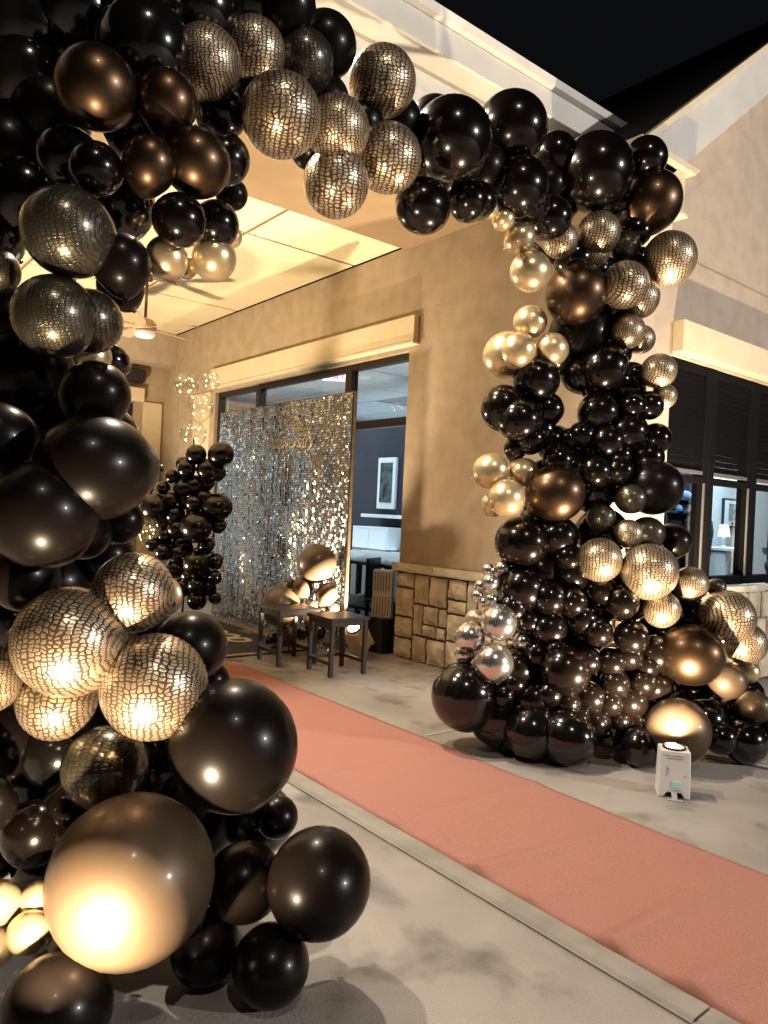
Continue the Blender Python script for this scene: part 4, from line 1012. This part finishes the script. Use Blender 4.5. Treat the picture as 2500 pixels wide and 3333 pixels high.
# ------------------------------------------------------------------ nesting tables
def side_table(cx, cy, w2, d2, h, rz, label):
    t = empty('side_table', (cx, cy, 0), rz, label, 'side table', 'dark side tables before the balloon cluster')
    MB().box((-w2 - .012, -d2 - .012, h - .028), (w2 + .012, d2 + .012, h)).build('tabletop', MT['wood'], t, bevel=.004)
    s = .018
    for sx in (-1, 1):
        for sy in (-1, 1):
            MB().box((sx * (w2 - s) - s, sy * (d2 - s) - s, 0), (sx * (w2 - s) + s, sy * (d2 - s) + s, h - .028)).build('leg', MT['wood'], t, bevel=.003)
    for sx in (-1, 1):
        MB().box((sx * (w2 - s) - .012, -d2 + 2 * s, .10), (sx * (w2 - s) + .012, d2 - 2 * s, .13)).build('stretcher', MT['wood'], t)
        MB().box((sx * (w2 - s) - .010, -d2 + 2 * s, h - .075), (sx * (w2 - s) + .010, d2 - 2 * s, h - .0285)).build('apron', MT['wood'], t)
    for sy in (-1, 1):
        MB().box((-w2 + 2 * s, sy * (d2 - s) - .010, h - .075), (w2 - 2 * s, sy * (d2 - s) + .010, h - .0285)).build('apron', MT['wood'], t)
    MB().box((-w2 + 2 * s, d2 - s - .012, .10), (w2 - 2 * s, d2 - s + .012, .13)).build('stretcher', MT['wood'], t)


side_table(3.875, 5.42, .19, .20, .51, R(-3), 'dark wooden side table nearer the stone wall')
side_table(3.71, 6.0, .205, .205, .52, R(-2), 'dark wooden side table nearer the black floor mat')

# ------------------------------------------------------------------ lattice boxes leaning at the window corner
for z, lab in ((.36, 'white framed rattan box, lower one of two beside the stone wall'), (.608, 'white framed rattan box, upper one of two beside the stone wall')):
    t = empty('rattan_box', (4.82, 5.97, z), R(-53), lab, 'box', 'rattan boxes beside the stone wall')
    MB().box((-.105, -.04, 0), (.105, .04, .245)).build('box_body', MT['white'], t, bevel=.006)
    fr = MB()
    for k in range(7):
        zz = .03 + k * .028
        fr.box((-.085, -.048, zz), (.085, -.041, zz + .018))
    fr.build('rattan_weave', MT['rattan'], t)
    up_ = MB()
    for k in range(6):
        xx = -.08 + k * .03
        up_.box((xx, -.051, .025), (xx + .006, -.0485, .22))
    up_.build('rattan_strap', MT['wood'], t)
tag(MB().box((4.73, 5.86, 0.001), (4.91, 6.12, .358)).build('low_plinth', MT['dark'], bevel=.006), 'low black plinth under the two rattan boxes', 'plinth')


# ------------------------------------------------------------------ uplights
def uplight(loc, rz, label, energy, target, angle, body=None, tilt=0.0, axis=(0, 1, 0), panel=True, blend=.35, size=1.0, soft=.02):
    body = body or MT['white']
    t = empty('uplight', loc, 0, label, 'uplight', 'wedge shaped floor uplights')
    Mw = Matrix.Rotation(rz, 4, 'Z') @ Matrix.Rotation(tilt, 4, axis) @ Matrix.Scale(size, 4)
    hw, hd, h = .082, .062, .25
    b = MB()
    b.prism([(-hw, .0), (-hw + .028, .0), (-hw + .045, .028), (hw - .045, .028), (hw - .028, .0), (hw, .0), (hw - .006, h), (-hw + .006, h)], -hd, hd, 'y')
    o = b.build('housing', body, t, bevel=.004); o.matrix_local = Mw
    r_ = MB().lathe([(.060, h + .0005), (.060, h + .012), (.050, h + .012), (.048, h + .003)], n=24).build('lens_ring', MT['dark'], t); r_.matrix_local = Mw
    l_ = MB().lathe([(.047, h + .001), (.040, h + .007), (.015, h + .009)], n=20).build('lens', MT['lens'], t); l_.matrix_local = Mw
    if panel:
        p_ = MB().box((-.008, -hd - .0035, .058), (.03, -hd - .0008, .088)).build('display', MT['teal'], t); p_.matrix_local = Mw
        for k in range(4):
            q_ = MB().box((-.012 + k * .0125, -hd - .004, .042), (-.006 + k * .0125, -hd - .0008, .047)).build('button', MT['grey'], t); q_.matrix_local = Mw
        w_ = MB()
        for k, (a, c) in enumerate(((-.055, .05), (-.04, .035))):
            x = a
            while x < c:
                q = random.uniform(.004, .009)
                w_.box((x, -hd - .002, .222 - k * .014), (x + q, -hd - .0008, .227 - k * .014)); x += q + .003
        for k in range(6):
            w_.box((-.045, -hd - .002, .118 + k * .009), (-.045 + random.uniform(.008, .02), -hd - .0008, .121 + k * .009))
        w_.box((.048, -hd - .002, .118), (.055, -hd - .0008, .124))
        w_ = w_.build('label_print', MT['grey'], t); w_.matrix_local = Mw
        k_ = MB(); k_.box((-.020, -hd - .03, .0), (.020, -hd - .026, .004)); k_.prism([(-hd - .03, .004), (-hd - .026, .004), (-hd + .004, .034), (-hd, .034)], -.014, .014, 'x'); k_.box((-.04, -hd - .05, .0), (.04, -hd - .03, .005))
        k_ = k_.build('kickstand', MT['grid'], t); k_.matrix_local = Mw
    tip = Mw @ V((0, 0, h + .02))
    ls = lamp('uplight_beam', 'SPOT', V(loc) + tip, energy, WARM, V(loc) + V(target), size=soft, angle=angle, blend=blend)
    return t


# the box in front of the far pillar
UP2 = (3.775, 2.11, 0)
uplight(UP2, R(-52), 'white battery uplight box with small display before the far balloon pillar', POWER_BOX, (.45, .62, 1.5), 140)
# by the stone wall, tilted toward the backdrop
uplight((4.50, 5.84, .075), R(24), 'tilted glowing beige uplight beside the stone wall end', POWER_WALL, (-.8, .5, 1.5), 115, body=MT['beige'], tilt=R(-42), axis=(0, 1, 0), panel=False, size=1.3)
uplight((5.15, 2.50, 0), R(-80), 'assumed white uplight box hidden behind the far pillar at the gable wall', POWER_GABLE, (.15, .05, 1.6), 140)  # assumed uplight, unseen, lights the gable wall and the right balloons
# assumed unseen uplights: foot of the near pillar, far side of porch
uplight((.40, 1.64, 0), R(-20), 'assumed white uplight box at the foot of the near balloon pillar', POWER_NEAR, (.36, .55, 1.0), 130)
uplight((1.6, 8.8, 0), R(40), 'assumed white uplight box on the far side of the porch behind the near pillar', POWER_PORCH, (1.5, -.6, 3.2), 125, soft=.22)

# ------------------------------------------------------------------ assumed can lights under the eave, unseen, added to light the floor
for ex_, lab in ((.5, 'small can light assumed under the eave above the near balloon pillar'), (2.1, 'small can light assumed under the eave above the middle of the arch')):
    t = empty('assumed_eave_light', (ex_, 3.93, 4.61), 0, lab, 'can light', 'assumed can lights under the eave')
    MB().lathe([(.05, 0), (.055, -.06), (.045, -.06), (.04, -.02)], n=16).build('housing', MT['dark'], t)
    lamp('assumed_eave_beam', 'SPOT', (ex_, 3.93, 4.54), POWER_EAVE, (1.0, .84, .66), (ex_ + .5, .9, 0), size=.05, angle=128, blend=.45)

# ------------------------------------------------------------------ assumed car park lights behind the camera, unseen, added for highlights and front fill
for sx, sy, hz, tx, pw, sz, cl, lab in ((-1.5, -3.6, 9.5, 2.2, POWER_STREET, .07, (1.0, .87, .70), 'tall assumed car park lamp post just behind the camera'),
                                        (11.0, -14.0, 6.0, 4.0, POWER_FAR, .16, (1.0, .94, .90), 'shorter white assumed car park lamp post far to the right')):
    sl = empty('assumed_street_lamp', (sx, sy, 0), 0, lab, 'street lamp', 'assumed lamp posts in the car park')
    MB().lathe([(.16, 0), (.16, .3), (.07, .4), (.05, hz)], n=14).build('pole', MT['dark'], sl, smooth=True)
    MB().box((-.1, -.1, hz - .1), (.9, .12, hz + .05)).build('lamp_head', MT['dark'], sl, bevel=.02)
    lamp('assumed_street_lamp_beam', 'SPOT', (sx + .6, sy + .05, hz - .12 - sz), pw, cl, (tx, 2.5, 1.0), size=sz, angle=80, blend=.8)

# ------------------------------------------------------------------ balloon arch
AR = empty('balloon_arch', (2.4, 2.6, 0), label='huge black balloon garland arch with gold snakeskin and silver balloons over the carpet', cat='balloon arch')
AB = AR.location
rb = {'X': 'dark bronze satin balloon', 'N': 'dark bronze satin balloon', 'S': 'black balloon printed with gold snakeskin scales', 'T': 'dark balloon with faint snakeskin scales', 'P': 'shiny pearl gold balloon', 'C': 'chrome silver balloon'}
for k, x, y, z, r in ARCH:
    o = balloon(k, (x, y, z), r, AR, (.5, .8, -.1), AB, spread=.32 if k in 'ST' else .75)
    if k in rb:
        o['label'] = rb[k]
# frame pole that carries the garland
w = MB()
arc = [(.78, 2.75, .0), (.72, 2.75, 1.2), (.75, 2.75, 2.4), (1.25, 2.75, 3.0), (2.2, 2.9, 3.15), (3.2, 3.05, 3.25), (4.0, 3.1, 3.05), (4.35, 3.1, 2.3), (4.25, 3.1, 1.2), (4.2, 3.05, 0)]
w.tube(arc, .016, 8); part(w, 'support_pole', MT['dark'], AR, smooth=True)

# balloon column behind, by the backdrop
CO = empty('balloon_column', (3.6, 7.9, 0), label='black balloon column with clear bubbles on top left of the sequin wall', cat='balloon column')
for x, y, z, r in COLUMN:
    balloon('G', (x, y, z), r, CO, (.3, .9, 0), CO.location)
w = MB(); w.tube([(3.62, 8.2, .012), (3.62, 8.15, 1.0), (3.62, 8.1, 2.2)], .012); part(w, 'support_pole', MT['dark'], CO)
for bx, by, bz, br in BUBBLES:
    b = balloon('bubble', (bx, by, bz), br, CO, (0, 0, -1), CO.location, spread=.05, stretch=1.02)
    w = MB()
    for k in range(11):
        a = k * 2.4; zz = -1 + 2 * (k + .5) / 11
        c = V((bx, by, bz)) + V((math.cos(a) * math.sqrt(1 - zz * zz), math.sin(a) * math.sqrt(1 - zz * zz), zz)) * br * random.uniform(.55, .95)
        w.lathe([(.002, -.006), (.006, -.002), (.006, .002), (.002, .006)], c=c, n=6)
    part(w, 'fairy_lights', MT['fairy'], CO)['kind'] = 'stuff'
w = MB()
w.tube([(3.33, 7.95, 2.62), (3.36, 7.95, 2.2), (3.45, 7.95, 1.98)], .0025, 5); w.tube([(3.42, 7.9, 2.45), (3.46, 7.9, 2.1), (3.56, 7.9, 1.98)], .0025, 5)
part(w, 'ribbon', MT['wire'], CO)
# round gold foil balloon with a leaf print, half hidden by the column
gx = V((3.02, 7.35, .48))
GD = empty('foil_balloon', gx, label='round gold foil balloon with dark leaf print beside the balloon column', cat='balloon')
Md = frame(rt, up, -fw)
MB().lathe([(.02, -.07), (.14, -.055), (.20, -.02), (.215, 0), (.20, .02), (.14, .055), (.02, .07)], n=32).build('foil_body', MT['P'], GD, smooth=True).matrix_local = Md
for k, (lx, lz, rot) in enumerate(((.10, .10, 50), (.13, .03, 110), (.08, -.02, 40), (.14, -.06, 100), (.10, -.11, 60))):
    MB().prism([(0, -.045), (.017, -.01), (.012, .02), (0, .045), (-.017, .01), (-.012, -.02)], .052, .068, 'z').build('leaf_print', MT['dark'], GD).matrix_local = Md @ Matrix.Translation((lx, lz, 0)) @ Matrix.Rotation(R(rot - 90), 4, 'Z')
tag(MB().tube([(gx[0], gx[1], .265), (gx[0] + .02, gx[1], .14), (gx[0], gx[1], .0)], .004, 5).build('balloon_stick', MT['wire']), 'thin silver stick holding up the gold foil balloon', 'stick')
# cluster behind the side tables
CL = empty('balloon_cluster', (3.9, 6.3, 0), label='cluster of brown satin balloons behind the two side tables', cat='balloon cluster')
for i, (x, y, z, r) in enumerate(CLUSTER):
    balloon('brown' if i not in (7, 8, 12) else 'G', (x, y, z), r, CL, (.2, .6, -.6), CL.location, spread=.4)
w = MB(); w.tube([(3.95, 6.35, 0), (4.0, 6.35, .7)], .01); part(w, 'support_pole', MT['dark'], CL)
